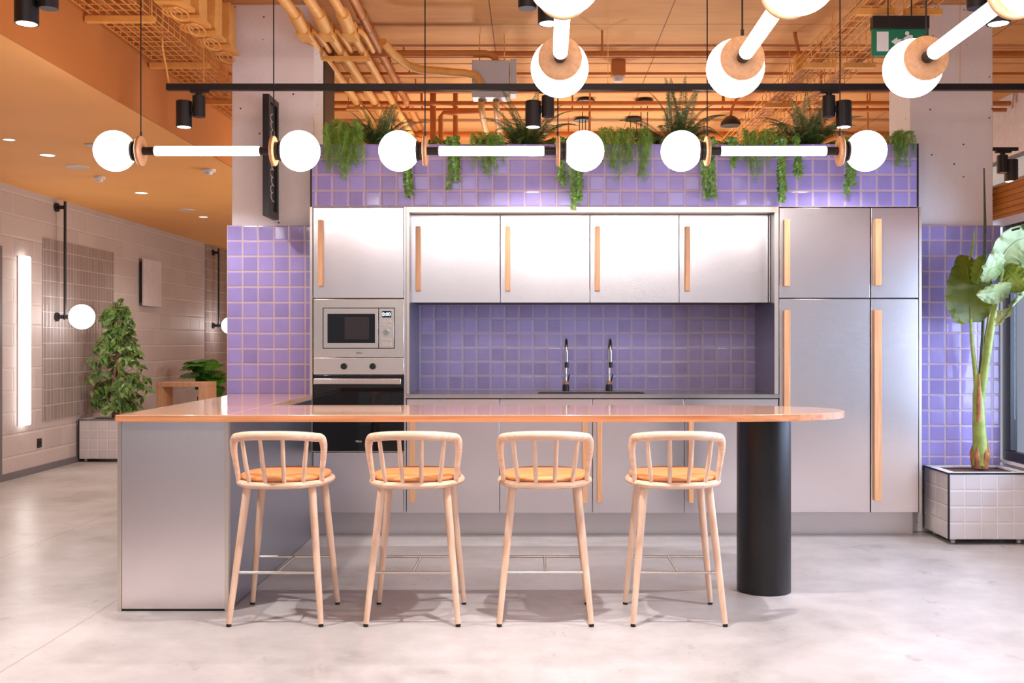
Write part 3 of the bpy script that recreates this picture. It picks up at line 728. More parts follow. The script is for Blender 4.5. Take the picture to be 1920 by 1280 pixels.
# ------------------------------------------------------------------ track lights
YT = 6.3
tk = thing('lighting_track', 'long black lighting track hanging across the room above the lamps', 'track', (0, YT, 2.81))
obj('rail', MB().box(PX(313,YT), 3.9, YT-.018, YT+.018, 2.800, 2.838), M['black'], tk)
for px in (382, 1140, 1558, 1800):
    obj('suspension_wire', MB().tube([(PX(px,YT),YT,2.838),(PX(px,YT),YT,3.549)], .002, 6), M['orange_metal'], tk)
obj('feed_cable', MB().tube([(PX(317,YT),YT,2.838),(PX(311,YT),YT,2.95),(PX(307,YT),YT-.02,3.05),(PX(310,YT),YT-.05,3.2),(PX(322,YT),YT-.1,3.3)], .006, 8), M['orange_metal'], tk)
def spot(x, y, zt, side, label, group='twin-cylinder track spotlights', E=85):
    r = thing('track_spotlight', label, 'spotlight', (x, y, zt), 0, group)
    zb = zt-.222
    obj('adapter', MB().box(x+side*.09-.05, x+side*.09+.06, y-.016, y+.016, zt-.014, zt-.0005), M['black'], r)
    obj('gear_cylinder', MB().lathe([(.001,zt-.16),(.036,zt-.16),(.038,zt-.158),(.038,zt-.034),(.036,zt-.032),(.018,zt-.031),(.018,zt-.015),(.001,zt-.015)], (x+side*.09,y,0), 'z', 28), M['black'], r)
    hd = obj('lamp_head', MB().lathe([(.040,zb+.003),(.040,zb),(.047,zb),(.047,zb+.155),(.044,zb+.158),(.001,zb+.158)], (x,y,0), 'z', 32), M['black'], r)
    obj('bracket', MB().box(min(x+side*.046,x+side*.053), max(x+side*.046,x+side*.053), y-.01, y+.01, zb+.09, zb+.13), M['black'], r)
    obj('lens', MB().lathe([(.001,zb+.001),(.0395,zb+.001),(.0395,zb+.004),(.001,zb+.004)], (x,y,0), 'z', 28), M['lens'], hd)
    li = bpy.data.lights.new('spot_beam', 'SPOT'); li.energy = E; li.spot_size = math.radians(125); li.spot_blend = .6; li.shadow_soft_size = .03; li.color = (1,.94,.91)
    lo = bpy.data.objects.new('spot_beam', li); COL.objects.link(lo); lo.location = (x, y, zb-.004)
for px, sd, lab in ((345, 1, 'black track spotlight left of the concrete column'), (999.5, 1, 'black track spotlight above the middle of the trough'), (1582, -1, 'black track spotlight left of the right concrete column')):
    spot(PX(px,YT), YT, 2.799, sd, lab)
Y2 = 4.25
tk2 = thing('lighting_track', 'nearer black lighting track above the picture edge', 'track', (0, Y2, 2.81))
obj('rail', MB().box(-2.3, 3.0, Y2-.018, Y2+.018, 2.800, 2.838), M['black'], tk2)
for x in (-2.0, -.6, 1.2, 2.8): obj('suspension_wire', MB().tube([(x,Y2,2.838),(x,Y2,3.549)], .002, 6), M['orange_metal'], tk2)
for px, sd, lab in ((50, 1, 'black track spotlight in the top left corner'), (1030, -1, 'black track spotlight behind the leftmost near lamp'), (1872, -1, 'black track spotlight in the top right corner')):
    spot(PX(px,Y2), Y2, 2.799, sd, lab, E=240)
Y3 = 7.5
tk3 = thing('lighting_track', 'short black lighting track behind the right column', 'track', (3.3, Y3, 2.66))
obj('rail', MB().box(3.10, PX(1908,Y3), Y3-.015, Y3+.015, 2.655, 2.678), M['black'], tk3)
obj('suspension_wire', MB().tube([(3.3,Y3,2.678),(3.3,Y3,3.549)], .002, 6), M['black'], tk3)
r3 = spot(PX(1896,Y3), Y3, 2.654, -.7, 'black track spotlight above the orange slatted header')

# ------------------------------------------------------------------ ceiling services
def wire_tray(name, label, x0, x1, z, y0, y1, h, nl, pitch, supports, m, part2='bracket'):
    r = thing(name, label, 'cable tray', ((x0+x1)/2, y0, z))
    mb = MB(); w = .0023
    for i in range(nl):
        x = x0+(x1-x0)*i/(nl-1); mb.box(x-w, x+w, y0, y1, z-w, z+w)
    for x in (x0, x1):
        for k in (.5, 1): mb.box(x-w, x+w, y0, y1, z+h*k-w, z+h*k+w)
    y = y0
    while y < y1:
        mb.box(x0, x1, y-w, y+w, z-3*w, z-w)
        for x in (x0, x1): mb.box(x-w, x+w, y-w, y+w, z, z+h)
        y += pitch
    obj('wire_basket', mb, m, r, smooth=False)
    for ys in supports:
        s = MB(); s.box(x0-.03, x1+.03, ys-.02, ys+.02, z-.045, z-.012); obj(part2, s, m, r)
        obj('hanger_rod', MB().tube([(x1+.015,ys,z-.012),(x1+.015,ys,3.5)], .004, 6), m, r)
    c = MB()
    for i in range(6):
        x = x0+.04+(x1-x0-.08)*i/5; pts = []
        for k in range(24): pts.append((x+.018*math.sin(k*.9+i*2), y0+(y1-y0)*k/23, z+.012+.012*(i%2)+.004*math.sin(k*1.7+i)))
        c.tube(pts, .007, 6)
    obj('cables', c, M['orange_dark'], r)
    return r
wire_tray('cable_tray', 'orange wire basket cable tray beside the left bulkhead', -2.46, -2.14, 3.10, 3.0, 12.0, .08, 7, .1, (4.8, 5.79, 6.76, 7.8, 8.9), M['orange_metal'])
wire_tray('cable_tray', 'orange wire basket cable tray on the right, running behind the exit sign', 1.785, 1.93, 3.10, 4.2, 11.5, .09, 3, .13, (5.66, 6.76, 7.9), M['orange_metal'])
tr2 = [(5.66, 1.76, 2.33), (6.76, 1.76, 2.26)]
wire_tray('cable_tray', 'second orange wire tray right of the first, beside the right column', 2.05, 2.19, 3.10, 4.2, 11.5, .09, 3, .13, (5.66, 6.76), M['orange_metal'])
for i, (px, py, yy) in enumerate(((292, 40, 5.85), (346, 28, 6.15), (372, 50, 6.45), (402, 78, 6.75))):
    x0 = -2.10; zb = 3.16
    b = thing('driver_box', ['first', 'second', 'third', 'fourth'][i]+' orange painted driver box along the left cable tray'+['', '', '', ', nearest the concrete column'][i], 'box', (x0+.06, yy, zb), group='driver boxes on the left cable tray')
    obj('housing', MB().box(x0+.02, x0+.15, yy-.07, yy+.07, zb+.02, 3.46), M['orange_metal'], b, .004)
    obj('flange', MB().box(x0, x0+.165, yy-.1, yy+.1, zb, zb+.019), M['orange_metal'], b)
    obj('hanger', MB().box(x0+.06, x0+.10, yy-.02, yy+.02, 3.461, 3.549), M['orange_metal'], b)
    cl = MB()
    for q in range(3):
        R = .045+.010*q; cx = x0+.05+.03*q
        cl.tube([(cx+R*.5*math.sin(a), yy+R*math.sin(a)*.9, zb-.006-R*.5+R*.5*math.cos(a)) for a in [2*PI*j/20 for j in range(21)]], .005, 6)
    obj('cable_loop', cl, M['orange_metal'], b)
# four pipes running away with brackets
def pipe_set():
    Zp = 3.30
    labs = ['leftmost', 'second', 'third']
    for i, xx in enumerate((-1.49, -1.34, -1.19)):
        r = thing('conduit_pipe', 'orange painted conduit pipe running overhead, '+labs[i]+' of three beside the left column', 'pipe', (xx, 7, Zp), group='orange conduit pipes overhead')
        obj('pipe', MB().tube([(xx,4.0,Zp+.02),(xx,6.5,Zp+.02),(xx,6.7,Zp),(xx,9.0,Zp),(xx,10.9,Zp)], .033 if i != 2 else .028, 14), M['orange_metal'], r)
        obj('coupling', MB().tube([(xx,6.48,Zp+.025),(xx,6.52,Zp+.022),(xx,6.70,Zp)], .043, 14), M['orange_metal'], r)
        jb = MB(); jb.box(xx-.045, xx+.045, 6.71, 6.87, Zp-.045, Zp+.045); obj('junction_box', jb, M['orange_metal'], r, .008)
        br = MB().tube([(xx+.046,6.76,Zp),(xx+.065,6.77,Zp),(xx+.078,6.86,Zp-.005),(xx+.08,7.2,Zp-.01)], .017, 12)
        obj('branch', br, M['orange_metal'], r)
    for j, ys in enumerate((7.25, 8.8)):
        s = thing('pipe_bracket', ['orange bracket bar carrying the conduit pipes beside the column', 'farther bracket bar under the conduit pipes, just above the left fern'][j], 'bracket', (-1.36, ys, Zp-.05))
        obj('bar', MB().box(-1.58, -1.14, ys-.02, ys+.02, Zp-.062, Zp-.036), M['orange_metal'], s)
        for x in (-1.565, -1.12 - .035): obj('rod', MB().tube([(x,ys,Zp-.036),(x,ys,3.506)], .004, 6), M['orange_metal'], s)
    xx = -1.13; Zq = 3.44
    r = thing('conduit_pipe', 'brown orange pipe hung in round clamps right of the three conduits', 'pipe', (xx, 7, Zq), group='orange conduit pipes overhead')
    obj('pipe', MB().tube([(xx,4.0,Zq),(xx,10.9,Zq-.04)], .028, 14), M['orange_dark'], r)
    for ys in (6.85, 7.15, 8.0, 9.0):
        obj('clamp', MB().tube([(xx+.034*math.sin(a), ys, Zq-.008+.034*math.cos(a)) for a in [2*PI*k/16 for k in range(17)]], .006, 6), M['orange_dark'], r)
pipe_set()
# horizontal pipes feeding the grey box
bx0, bx1 = PX(885,7.6), PX(968,7.6)
def hpipe(pts, rad, lab, m='orange_metal'):
    r = tag(obj('conduit_pipe', MB().tube(pts, rad, 12), M[m]), lab, 'pipe'); return r
hpipe([(-1.02,7.05,3.31),(-.97,7.2,3.27),(-.9,7.42,3.25),(-.82,7.5,3.24),(-.5,7.55,3.225),(-.42,7.56,3.215),(-.395,7.57,3.18),(-.392,7.57,3.15)], .030, 'thick orange pipe bending into the grey junction box')
hpipe([(-1.30,7.66,3.40),(-.35,7.66,3.40),(-.29,7.66,3.38),(-.27,7.66,3.33),(-.27,7.66,3.30)], .026, 'straight orange pipe above the thick one, entering the grey junction box', 'orange_dark')
gb = thing('junction_box', 'grey galvanised junction box hanging above the trough fern', 'junction box', ((bx0+bx1)/2, 7.6, 3.07))
obj('housing', MB().box(bx0, bx1-.05, 7.60, 7.75, 3.065, 3.335), M['galv'], gb, .004)
obj('cover', MB().box(bx1-.044, bx1, 7.60, 7.75, 3.09, 3.345), M['galv'], gb, .004)
for x in (bx0+.05, bx1-.09): obj('rod', MB().tube([(x,7.7,3.335),(x,7.7,3.55)], .004, 6), M['orange_metal'], gb)
for x in (PX(902,7.65), PX(930,7.65)):
    hpipe([(x,7.68,3.06),(x,7.72,3.02),(x,7.9,2.99),(x,9.2,2.99)], .024, 'pale pipe leaving the underside of the grey junction box, '+('left' if x < -.35 else 'right')+' one')
# thin far pipes across
for (py, Zp, rad, lab) in ((101, 3.50, .022, 'brown pipe across the ceiling behind the columns, nearest one'), (138, 3.44, .012, 'thin pipe across the ceiling at the height of the detector'), (172, 3.40, .009, 'thin pipe across the ceiling just below the black track'), (194, 3.40, .022, 'pipe across the far ceiling above the fern tips'), (206, 3.36, .018, 'lower pipe across the far ceiling behind the ferns'), (256, 3.32, .05, 'thick brown duct across the far ceiling just above the trough')):
    Y = (Zp-CZ)*F/(640-py)
    r = thing('ceiling_pipe', lab, 'pipe', (0, Y, Zp)); obj('pipe', MB().tube([(-2.45,Y,Zp),(4.25,Y,Zp)], rad, 10), M['orange_dark'], r)
    top = 3.55 if Y < 8.17 else (3.506 if Y < 11 else 3.40)
    for x in (-1.0, .35, 1.7, 3.0): obj('pipe_clip', MB().tube([(x,Y,Zp+rad*.9),(x,Y,top)], .007, 6), M['orange_dark'], r)
vp = thing('riser_pipe', 'cluster of brown riser pipes behind the left fern', 'pipe', (-.9, 9.3, 0))
for px in (812, 854): obj('pipe', MB().tube([(PX(px,9.3),9.3,.001),(PX(px,9.3),9.3,3.505)], .028 if px == 812 else .022, 10), M['orange_dark'], vp)
obj('elbow', MB().tube([(PX(827,9.28),9.25,2.7),(PX(827,9.28),9.25,3.28),(PX(832,9.28),9.25,3.31),(PX(900,9.28),9.25,3.32)], .022, 10), M['orange_dark'], vp)
# drop rods / sprinklers
for px, py0, py1, Y, lab in ((1129,50,106,7.6,'small sprinkler pipe hanging above the left near lamp'), (1627,205,262,9.6,'far sprinkler pipe hanging left of the right column'), (1106,150,265,9.2,'thin hanging rod behind the middle globe'), (1540,90,180,7.9,'thin hanging rod left of the exit sign')):
    top = 3.549 if Y < 8.17 else 3.505
    r = thing('sprinkler' if 'sprinkler' in lab else 'hanging_rod', lab, 'sprinkler' if 'sprinkler' in lab else 'rod', (PX(px,Y), Y, PZ(py1,Y)))
    obj('rod', MB().tube([(PX(px,Y),Y,PZ(py1,Y)+.05),(PX(px,Y),Y,top)], .008, 8), M['orange_dark'], r)
    if 'sprinkler' in lab: obj('head', MB().lathe([(.018,0),(.018,.02),(.01,.05),(.001,.051)], (PX(px,Y),Y,PZ(py1,Y)), 'z', 14), M['orange_dark'], r)
dt = thing('detector', 'orange box with white dome detector on the ceiling', 'detector', P(1160,137,8.2))
c = P(1160,131,8.2); obj('housing', MB().box(c[0]-.055, c[0]+.055, 8.2, 8.31, c[2]-.04, 3.505), M['orange_dark'], dt, .006)
obj('dome', MB().lathe([(.045,0),(.045,-.015),(.03,-.04),(.001,-.05)], (c[0],8.25,c[2]-.041), 'z', 24), M['white'], dt)
# light boxes hanging on bendy conduit on the right
r = thing('junction_box', 'orange painted box with bent conduit left of the right cable tray', 'junction box', P(1502,130,7.6))
c = P(1502,117,7.6); obj('housing', MB().box(c[0]-.04, c[0]+.04, 7.6, 7.68, c[2]-.065, c[2]+.065), M['orange_metal'], r, .004)
obj('conduit', MB().tube([(c[0],7.64,c[2]+.066),(c[0]-.02,7.64,c[2]+.14),(c[0]-.035,7.64,c[2]+.22),(c[0]-.03,7.64,c[2]+.27),(c[0]+.03,7.64,c[2]+.285),(c[0]+.6,7.64,c[2]+.275)], .014, 10), M['orange_dark'], r)
bc = P(1632,5,5.62); r = thing('driver_box', 'orange painted box on the right cable tray at the top edge', 'box', (bc[0], bc[1], 3.13))
obj('housing', MB().box(bc[0]-.06, bc[0]+.05, 5.5, 5.62, 3.20, 3.45), M['orange_metal'], r, .004)
obj('hanger', MB().box(bc[0]-.02, bc[0]+.02, 5.54, 5.58, 3.451, 3.549), M['orange_metal'], r)
# far pendants with canopies
for (px, py, lab) in ((1098,186,'farther black ceiling canopy with cables behind the middle fern'), (1092,222,'lower black ceiling canopy with cables behind the middle fern'), (1208,187,'farther black ceiling canopy left of the large fern'), (1188,221,'lower black ceiling canopy left of the large fern')):
    Y = 2.22*F/(640-py); x = PX(px,Y)
    top = 3.505
    r = thing('ceiling_canopy', lab, 'lamp canopy', (x, Y, top-.02), group='round black lamp canopies on the far ceiling')
    obj('canopy', MB().lathe([(.001,top-.03),(.085,top-.03),(.088,top-.022),(.07,top-.001),(.001,top-.001)], (x,Y,0), 'z', 28), M['black'], r)
    for dx in (-.03, .03): obj('cable', MB().tube([(x+dx,Y,top-.031),(x+dx,Y,2.55)], .004, 6), M['wire_black'], r)
    obj('shade', MB().lathe([(.14,2.38),(.13,2.44),(.06,2.54),(.045,2.549)], (x,Y,0), 'z', 24), M['black'], r)
c = P(1370,236,9.0); r = thing('dome_lamp', 'black dome lamp with curved arm peeking above the trough', 'lamp', c)
obj('shade', MB().lathe([(.09,0),(.085,.03),(.05,.07),(.02,.085)], c, 'z', 24), M['black'], r)
obj('arm', MB().tube([(c[0],9,c[2]+.085),(c[0]+.01,9,c[2]+.15),(c[0]+.05,9,c[2]+.23),(c[0]+.09,9,c[2]+.26),(c[0]+.09,9,3.505)], .012, 8), M['orange_dark'], r)

# exit sign
YE = 5.6; es = thing('exit_sign', 'green hanging emergency exit sign with white pictogram', 'sign', P(1690,103,YE))
obj('housing', MB().box(PX(1637,YE), PX(1743,YE), YE, YE+.05, PZ(53,YE), PZ(29,YE)), M['black'], es, .002)
pn = obj('panel', MB().box(PX(1637,YE), PX(1743,YE), YE+.01, YE+.03, PZ(103,YE), PZ(53.3,YE)), M['green_sign'], es)
ys0, ys1 = YE+.0075, YE+.0095
def q(px, py): return (PX(px,YE), PZ(py,YE))
obj('door_pictogram', MB().polyxz([q(1645,58.5),q(1645,95),q(1667,95),q(1667,58.5)], ys0, ys1), M['white'], pn)
obj('arrow', MB().polyxz([q(1672,77),q(1683,69),q(1683,73),q(1697,73),q(1697,81),q(1683,81),q(1683,85)], ys0, ys1), M['white'], pn)
mn = MB(); cxy = q(1702,61.5); mn.polyxz([(cxy[0]+.011*math.cos(2*PI*k/16), cxy[1]+.011*math.sin(2*PI*k/16)) for k in range(16)], ys0, ys1)
mn.polyxz([q(1704,65),q(1712,65),q(1714,78),q(1722,92),q(1717,94),q(1708,82),q(1700,88),q(1692,88),q(1692,84),q(1699,83),q(1704,76)], ys0, ys1)
mn.polyxz([q(1704,65),q(1696,70),q(1690,76),q(1692.5,78),q(1699,73),q(1705,70)], ys0, ys1)
obj('running_figure', mn, M['white'], pn)
for px in (1668, 1712): obj('suspension_wire', MB().tube([(PX(px,YE),YE+.025,PZ(29,YE)),(PX(px,YE),YE+.025,3.549)], .003, 6), M['black'], es)
# blade sign on the left column
bs = thing('blade_sign', 'slim black framed vertical sign projecting from the left column', 'sign', (-1.73, 6.87, 2.1))
sx0, sx1, sy0, sy1, z0, z1 = -1.755, -1.713, 6.74, 6.999, 2.097, 2.885
fm = MB(); fm.box(sx0, sx1, sy0, sy0+.04, z0, z1); fm.box(sx0, sx1, sy1-.04, sy1, z0, z1); fm.box(sx0, sx1, sy0+.04, sy1-.04, z0, z0+.04); fm.box(sx0, sx1, sy0+.04, sy1-.04, z1-.04, z1)
obj('frame', fm, M['black'], bs, .001)
obj('panel', MB().box(sx0+.014, sx1-.014, sy0+.041, sy1-.041, z0+.041, z1-.041), M['black_satin'], bs)
sq = MB(); pts = []
for k in range(160):
    u = k/159; zz = z0+.10+.58*u; pts.append((sx1-.0125, (sy0+sy1)/2+.035*math.sin(u*70)+.02*math.sin(u*31+1), zz+.012*math.cos(u*70)))
sq.tube(pts, .0035, 5); obj('lettering', sq, M['white'], bs)

# ------------------------------------------------------------------ tiled planters on castors
def build_planter(loc, label, W=.515, D=.415):
    r = thing('tiled_planter', label, 'planter', loc); L = lambda n, mb, m, p, bv=0: obj(n, mb, m, p, bv, world=False)
    z0, z1 = .038, .445
    b = MB(); b.box(0, W, 0, .02, z0, z1); b.box(0, W, D-.02, D, z0, z1); b.box(0, .02, .02, D-.02, z0, z1); b.box(W-.02, W, .02, D-.02, z0, z1); b.box(.02, W-.02, .02, D-.02, z0, z0+.02)
    L('tiled_box', b, M['tile_white'], r)
    e = MB(); w = .006
    for x in (0, W): 
        for y in (0, D): e.box(x-w+.001, x+w-.001, y-w+.001, y+w-.001, z0, z1)
    e.box(-w+.001, W+w-.001, -w+.001, .0, z1, z1+.010); e.box(-w+.001, 0, 0, D, z1, z1+.010); e.box(W, W+w-.001, 0, D, z1, z1+.010); e.box(0, W, D, D+w-.001, z1, z1+.010)
    L('edge_trim', e, M['black'], r)
    k = MB(); k.box(0, W, 0, .055, z1, z1+.010); k.box(0, W, D-.055, D, z1, z1+.010); k.box(0, .055, .055, D-.055, z1, z1+.010); k.box(W-.055, W, .055, D-.055, z1, z1+.010)
    L('rim', k, M['white'], r)
    L('soil', MB().box(.021, W-.021, .021, D-.021, z0+.021, z1-.005), M['soil'], r)
    for x in (.05, W-.05):
        for y in (.06, D-.06):
            c = L('castor', MB().box(x-.014, x+.014, y-.012, y+.012, .026, z0-.0005), M['galv'], r)
            L('wheel', MB().lathe([(.001,-.009),(.0125,-.009),(.0125,.009),(.001,.009)], (x,y,.0128), 'x', 16), M['white'], c)
    return r
pl1 = build_planter((2.61, 6.535, 0), 'white tiled planter box on castors holding the banana plant')
pl2 = dup(pl1, (-4.82, 11.03, 0), 'white tiled planter box by the block wall holding the weeping fig')

# banana plant
bp = thing('banana_plant', 'tall banana plant with big torn leaves in the right planter', 'plant', (2.9, 6.80, .44))
YB = 6.80
def W3(px, py, dy=0): p = P(px, py, YB+dy); return Vector(p)
tk_ = MB(); tk_.tube([W3(1838,872), W3(1838,850), W3(1836,800), W3(1834,740), W3(1835,700)], [.052,.046,.042,.034,.022], 14); obj('trunk', tk_, M['stem'], bp)
hk = MB()
for i in range(5):
    a = i*1.3; 
    hk.tube([W3(1838,874)+Vector((.03*math.cos(a),.03*math.sin(a),-.005)), W3(1838,850)+Vector((.05*math.cos(a),.05*math.sin(a),0)), W3(1838,818)+Vector((.042*math.cos(a),.042*math.sin(a),-.02*i))], [.026,.018,.003], 8)
hk.tube([W3(1831,790)+Vector((0,-.03,0)), W3(1831,750)+Vector((0,-.035,0)), W3(1833,700)+Vector((0,-.025,0))], [.012,.016,.003], 8)
obj('dry_husk', hk, M['husk'], bp)
obj('stem', MB().tube([W3(1833,745), W3(1828,690), W3(1822,640), W3(1820,598)], [.02,.015,.012,.010], 12), M['stem'], bp)
obj('stem', MB().tube([W3(1838,750), W3(1848,680,-.02), W3(1858,620,-.04), W3(1868,560,-.06), W3(1880,505,-.08)], [.028,.026,.022,.018,.012], 12), M['stem'], bp)
obj('stem', MB().tube([W3(1836,720,.02), W3(1842,640,.03), W3(1846,540,.03), W3(1847,420,.03), W3(1845,315,.03)], [.012,.011,.010,.009,.004], 10), M['stem_dark'], bp)
obj('stem', MB().tube([W3(1840,700,.03), W3(1846,650,.03), W3(1852,610,.03), W3(1858,560,.03)], [.014,.012,.010,.006], 10), M['stem'], bp)
obj('spear_leaf', MB().tube([W3(1816,492,.01), W3(1822,472,.01), W3(1826,450,.01), W3(1827,428,.01)], [.004,.013,.008,.002], 8, flat=(1,.4)), M['stem'], bp)
def blade(mid, wl, wr, side, m, fold=.15, n=18, mm=7, tear=0, seed=1, prof=None):
    rnd = random.Random(seed); mb = MB()
    # resample midrib
    mid = [Vector(p) for p in mid]
    def at(u):
        k = u*(len(mid)-1); i = min(int(k), len(mid)-2); return mid[i].lerp(mid[i+1], k-i)
    side = Vector(side).normalized(); vs = []; fs = []
    cols = 2*mm+1
    for i in range(n+1):
        u = i/n; p = at(u); t = (at(min(1,u+.05))-at(max(0,u-.05))).normalized(); s = (side-t*side.dot(t)).normalized(); nn = t.cross(s)
        pr = prof(u) if prof else max(.02, math.sin(PI*min(1, .08+u*.95))**.55)
        for j in range(-mm, mm+1):
            k = j/mm; w = (wl if j < 0 else wr)*pr
            wav = .012*math.sin(u*40+j*.6+seed)*abs(k)
            vs.append(p+s*k*w+nn*(fold*abs(k)**1.4*w+wav)-Vector((0,0,1))*abs(k)*w*.08)
    for i in range(n):
        for j in range(cols-1):
            if tear and abs(j-mm+.5) > mm*.45 and rnd.random() < tear: continue
            a = i*cols+j; fs.append((a, a+1, a+cols+1, a+cols))
    mb.add(vs, fs)
    mid_mb = [at(i/10) for i in range(11)]
    mb.tube(mid_mb, [.007*(1-.08*i) for i in range(11)], 6)
    o = obj('leaf', mb, m, bp); return o
blade([W3(1820,604), W3(1819,570,-.02), W3(1818,530,-.03), W3(1812,495,-.01), W3(1800,478,.03)], .175, .16, (1,.1,0), M['banana_dark'], -.12, prof=lambda u: (.55+.45*math.sin(PI*min(1,u*1.3)))*min(1,(1-u)*3+.35)*min(1,u*6+.75), seed=2)
blade([W3(1832,532,-.06), W3(1838,510,-.07), W3(1843,492,-.06), W3(1847,476,-.05)], .06, .06, (.8,.5,-.3), M['banana_yel'], .5, seed=3)
blade([W3(1880,508,-.08), W3(1870,500,-.16), W3(1855,505,-.22), W3(1840,528,-.24)], .10, .11, (.35,-.2,1), M['banana_light'], .2, tear=.0, seed=4)
blade([W3(1872,540,-.08), W3(1895,538,-.16), W3(1865,546,-.24), W3(1830,552,-.26)][1:], .075, .06, (.1,-.3,1), M['banana_light'], -.2, seed=5)
blade([W3(1884,500,-.06), W3(1897,515,-.1), W3(1910,530,-.12), W3(1924,545,-.12)], .085, .085, (.4,-.2,1), M['banana_yel'], .2, seed=6)
blade([W3(1872,500,-.05), W3(1885,470,-.08), W3(1905,452,-.1), W3(1940,440,-.1), W3(1985,450,-.1)], .13, .12, (-.3,-.3,1), M['banana_light'], .25, tear=.04, seed=7)
blade([W3(1930,540,-.14), W3(1912,560,-.18), W3(1892,580,-.2), W3(1866,612,-.2)], .10, .12, (.7,-.3,.8), M['banana_light'], .2, tear=.04, seed=8)
blade([W3(1890,500,-.02), W3(1915,490,-.05), W3(1945,500,-.07), W3(1985,540,-.08)], .12, .12, (-.2,.3,1), M['banana_light'], .2, seed=9)

# ------------------------------------------------------------------ corridor side (left)
# weeping fig
fg = thing('weeping_fig', 'bushy weeping fig tree in the white planter by the block wall', 'plant', (-4.53, 11.28, .44))
tr_ = MB()
for i in range(4):
    a = i*1.6; tr_.tube([(-4.53+.03*math.cos(a),11.28+.03*math.sin(a),.435),(-4.53+.04*math.cos(a+1),11.28+.04*math.sin(a+1),.8),(-4.50+.02*math.cos(a+2),11.28,1.2),(-4.49,11.28,1.62)], [.016,.014,.012,.006], 8)
brs = []
for i in range(105):
    z = .55+1.1*random.random()**1.15; a = U(0,2*PI); t_ = (z-.5)/1.25
    rr = (.44*(1-t_)**.75+.07)*U(.55,1.0)*(0.7 if z < .65 else 1); 
    b0 = Vector((-4.52, 11.28, z)); b1 = b0+Vector((math.cos(a)*rr*.5, math.sin(a)*rr*.4, .09)); b2 = b0+Vector((math.cos(a)*rr, max(-.3,min(.3,math.sin(a)*rr*.7)), -.02))
    if b2.x < XL+.06: b2.x = XL+.06; b1.x = max(b1.x, XL+.08)
    tr_.tube([b0,b1,b2], [.004,.003,.0015], 4, cap=False); brs.append((b0,b1,b2))
obj('trunk', tr_, M['bark'], fg)
lf = MB()
for (b0,b1,b2) in brs:
    for k in range(11):
        u = .25+.75*k/10; p = b0.lerp(b1, u).lerp(b1.lerp(b2, u), u)
        d = Vector((U(-1,1), U(-1,1), U(-1.1,.15))); 
        if p.x < XL+.12: d.x = abs(d.x)
        leaf_quad(lf, p, d, d.cross(Vector((U(-.3,.3),-1,U(-.2,.6)))), U(.07,.105), U(.017,.026), .18)
for k in range(16):
    p = Vector((-4.49+U(-.05,.05), 11.28, 1.6+U(-.05,.1))); d = Vector((U(-1,1),U(-1,.2),U(-.3,.9))); leaf_quad(lf, p, d, d.cross(Vector((0,-1,.3))), .09, .022, .1)
obj('leaves', lf, M['ficus'], fg, smooth=False)
# wooden open box table
wtb = thing('side_table', 'open wooden box side table in the corridor behind the peninsula', 'table', (PX(340,12), 12.1, 0))
x0, x1 = PX(293,12), PX(388,12)
zt_ = PZ(717,12)
obj('top', MB().box(x0, x1, 12, 12.36, zt_-.05, zt_), M['oak_box'], wtb, .002)
obj('side_panel', MB().box(x0, x0+.07, 12, 12.36, 0, zt_-.051), M['oak_box'], wtb, .002)
obj('side_panel', MB().box(x1-.10, x1, 12, 12.36, 0, zt_-.051), M['oak_box'], wtb, .002)
# monstera
ms = thing('monstera_plant', 'glossy monstera plant behind the wooden side table', 'plant', (PX(390,13.6), 13.6, 0))
mx_, my_ = PX(392,13.6), 13.6
obj('pot', MB().lathe([(.11,.001),(.15,.55),(.155,.56),(.14,.56),(.135,.53),(.001,.53)], (mx_,my_,0), 'z', 28), M['black'], ms)
stm = MB(); lvs = MB()
for i in range(20):
    px, py = random.choice([(366,680),(385,690),(400,690),(375,705),(410,700),(418,715),(395,720),(360,700),(388,670),(408,735),(420,740),(356,690)])
    e = Vector(P(px+U(-10,10), py+U(-8,14), my_+U(-.2,.2))); e.x = max(e.x, XL+.15)
    stm.tube([(mx_,my_,.53), ((mx_+e.x)/2,(my_+e.y)/2,.2+e.z*.75), tuple(e)], [.008,.007,.005], 6, cap=False)
    fwd = Vector((U(-.7,.7), -1, U(-1.2,-.1))).normalized(); sd = fwd.cross(Vector((0,0,1))).normalized(); up = sd.cross(fwd); R = U(.12,.18)
    out = []
    for k in range(25):
        a = -PI+2*PI*k/24; rr = R*(1-.25*math.cos(a))*(.62 if (k % 4 == 2 and 3 < k < 22) else 1)
        out.append(e+fwd*(math.cos(a)*rr+R*.55)+sd*math.sin(a)*rr*.85+up*(-.12*abs(math.sin(a))*R))
    lvs.add([e+fwd*R*.5]+out, [(0,k+1,k+2) for k in range(24)])
obj('stems', stm, M['monst'], ms); obj('leaves', lvs, M['monst'], ms, smooth=False)
# glossy tile panels on the block wall
tag(obj('tile_panel', MB().box(XL+.001, XL+.008, 10.27, 12.0, .49, 2.306), M['tile_grey']), 'square panel of glossy grey tiles on the block wall', 'tile panel')
tag(obj('tile_panel', MB().box(XL+.001, XL+.008, 15.35, 17.6, .075, 2.72), M['tile_grey']), 'farther full-height panel of glossy grey tiles beside the lilac wall', 'tile panel')
def wall_lamp(y, label, z0, z1, gr=.125):
    r = thing('rod_lamp', label, 'lamp', (XL+.05, y, z0)); xr = XL+.10
    obj('rod', MB().tube([(xr,y,z0-.03),(xr,y,z1)], .014, 12), M['black'], r)
    for z in (z0, z1-.06): obj('mount', MB().lathe([(.045,.009),(.045,.03),(.02,.032),(.02,.088)], (XL,y,z), 'x', 20), M['black'], r)
    obj('globe', MB().sphere((xr+.045+gr, y, z0), gr), M['globe'], r)
    obj('arm', MB().tube([(xr+.012,y,z0),(xr+.05,y,z0)], .02, 12), M['black'], r)
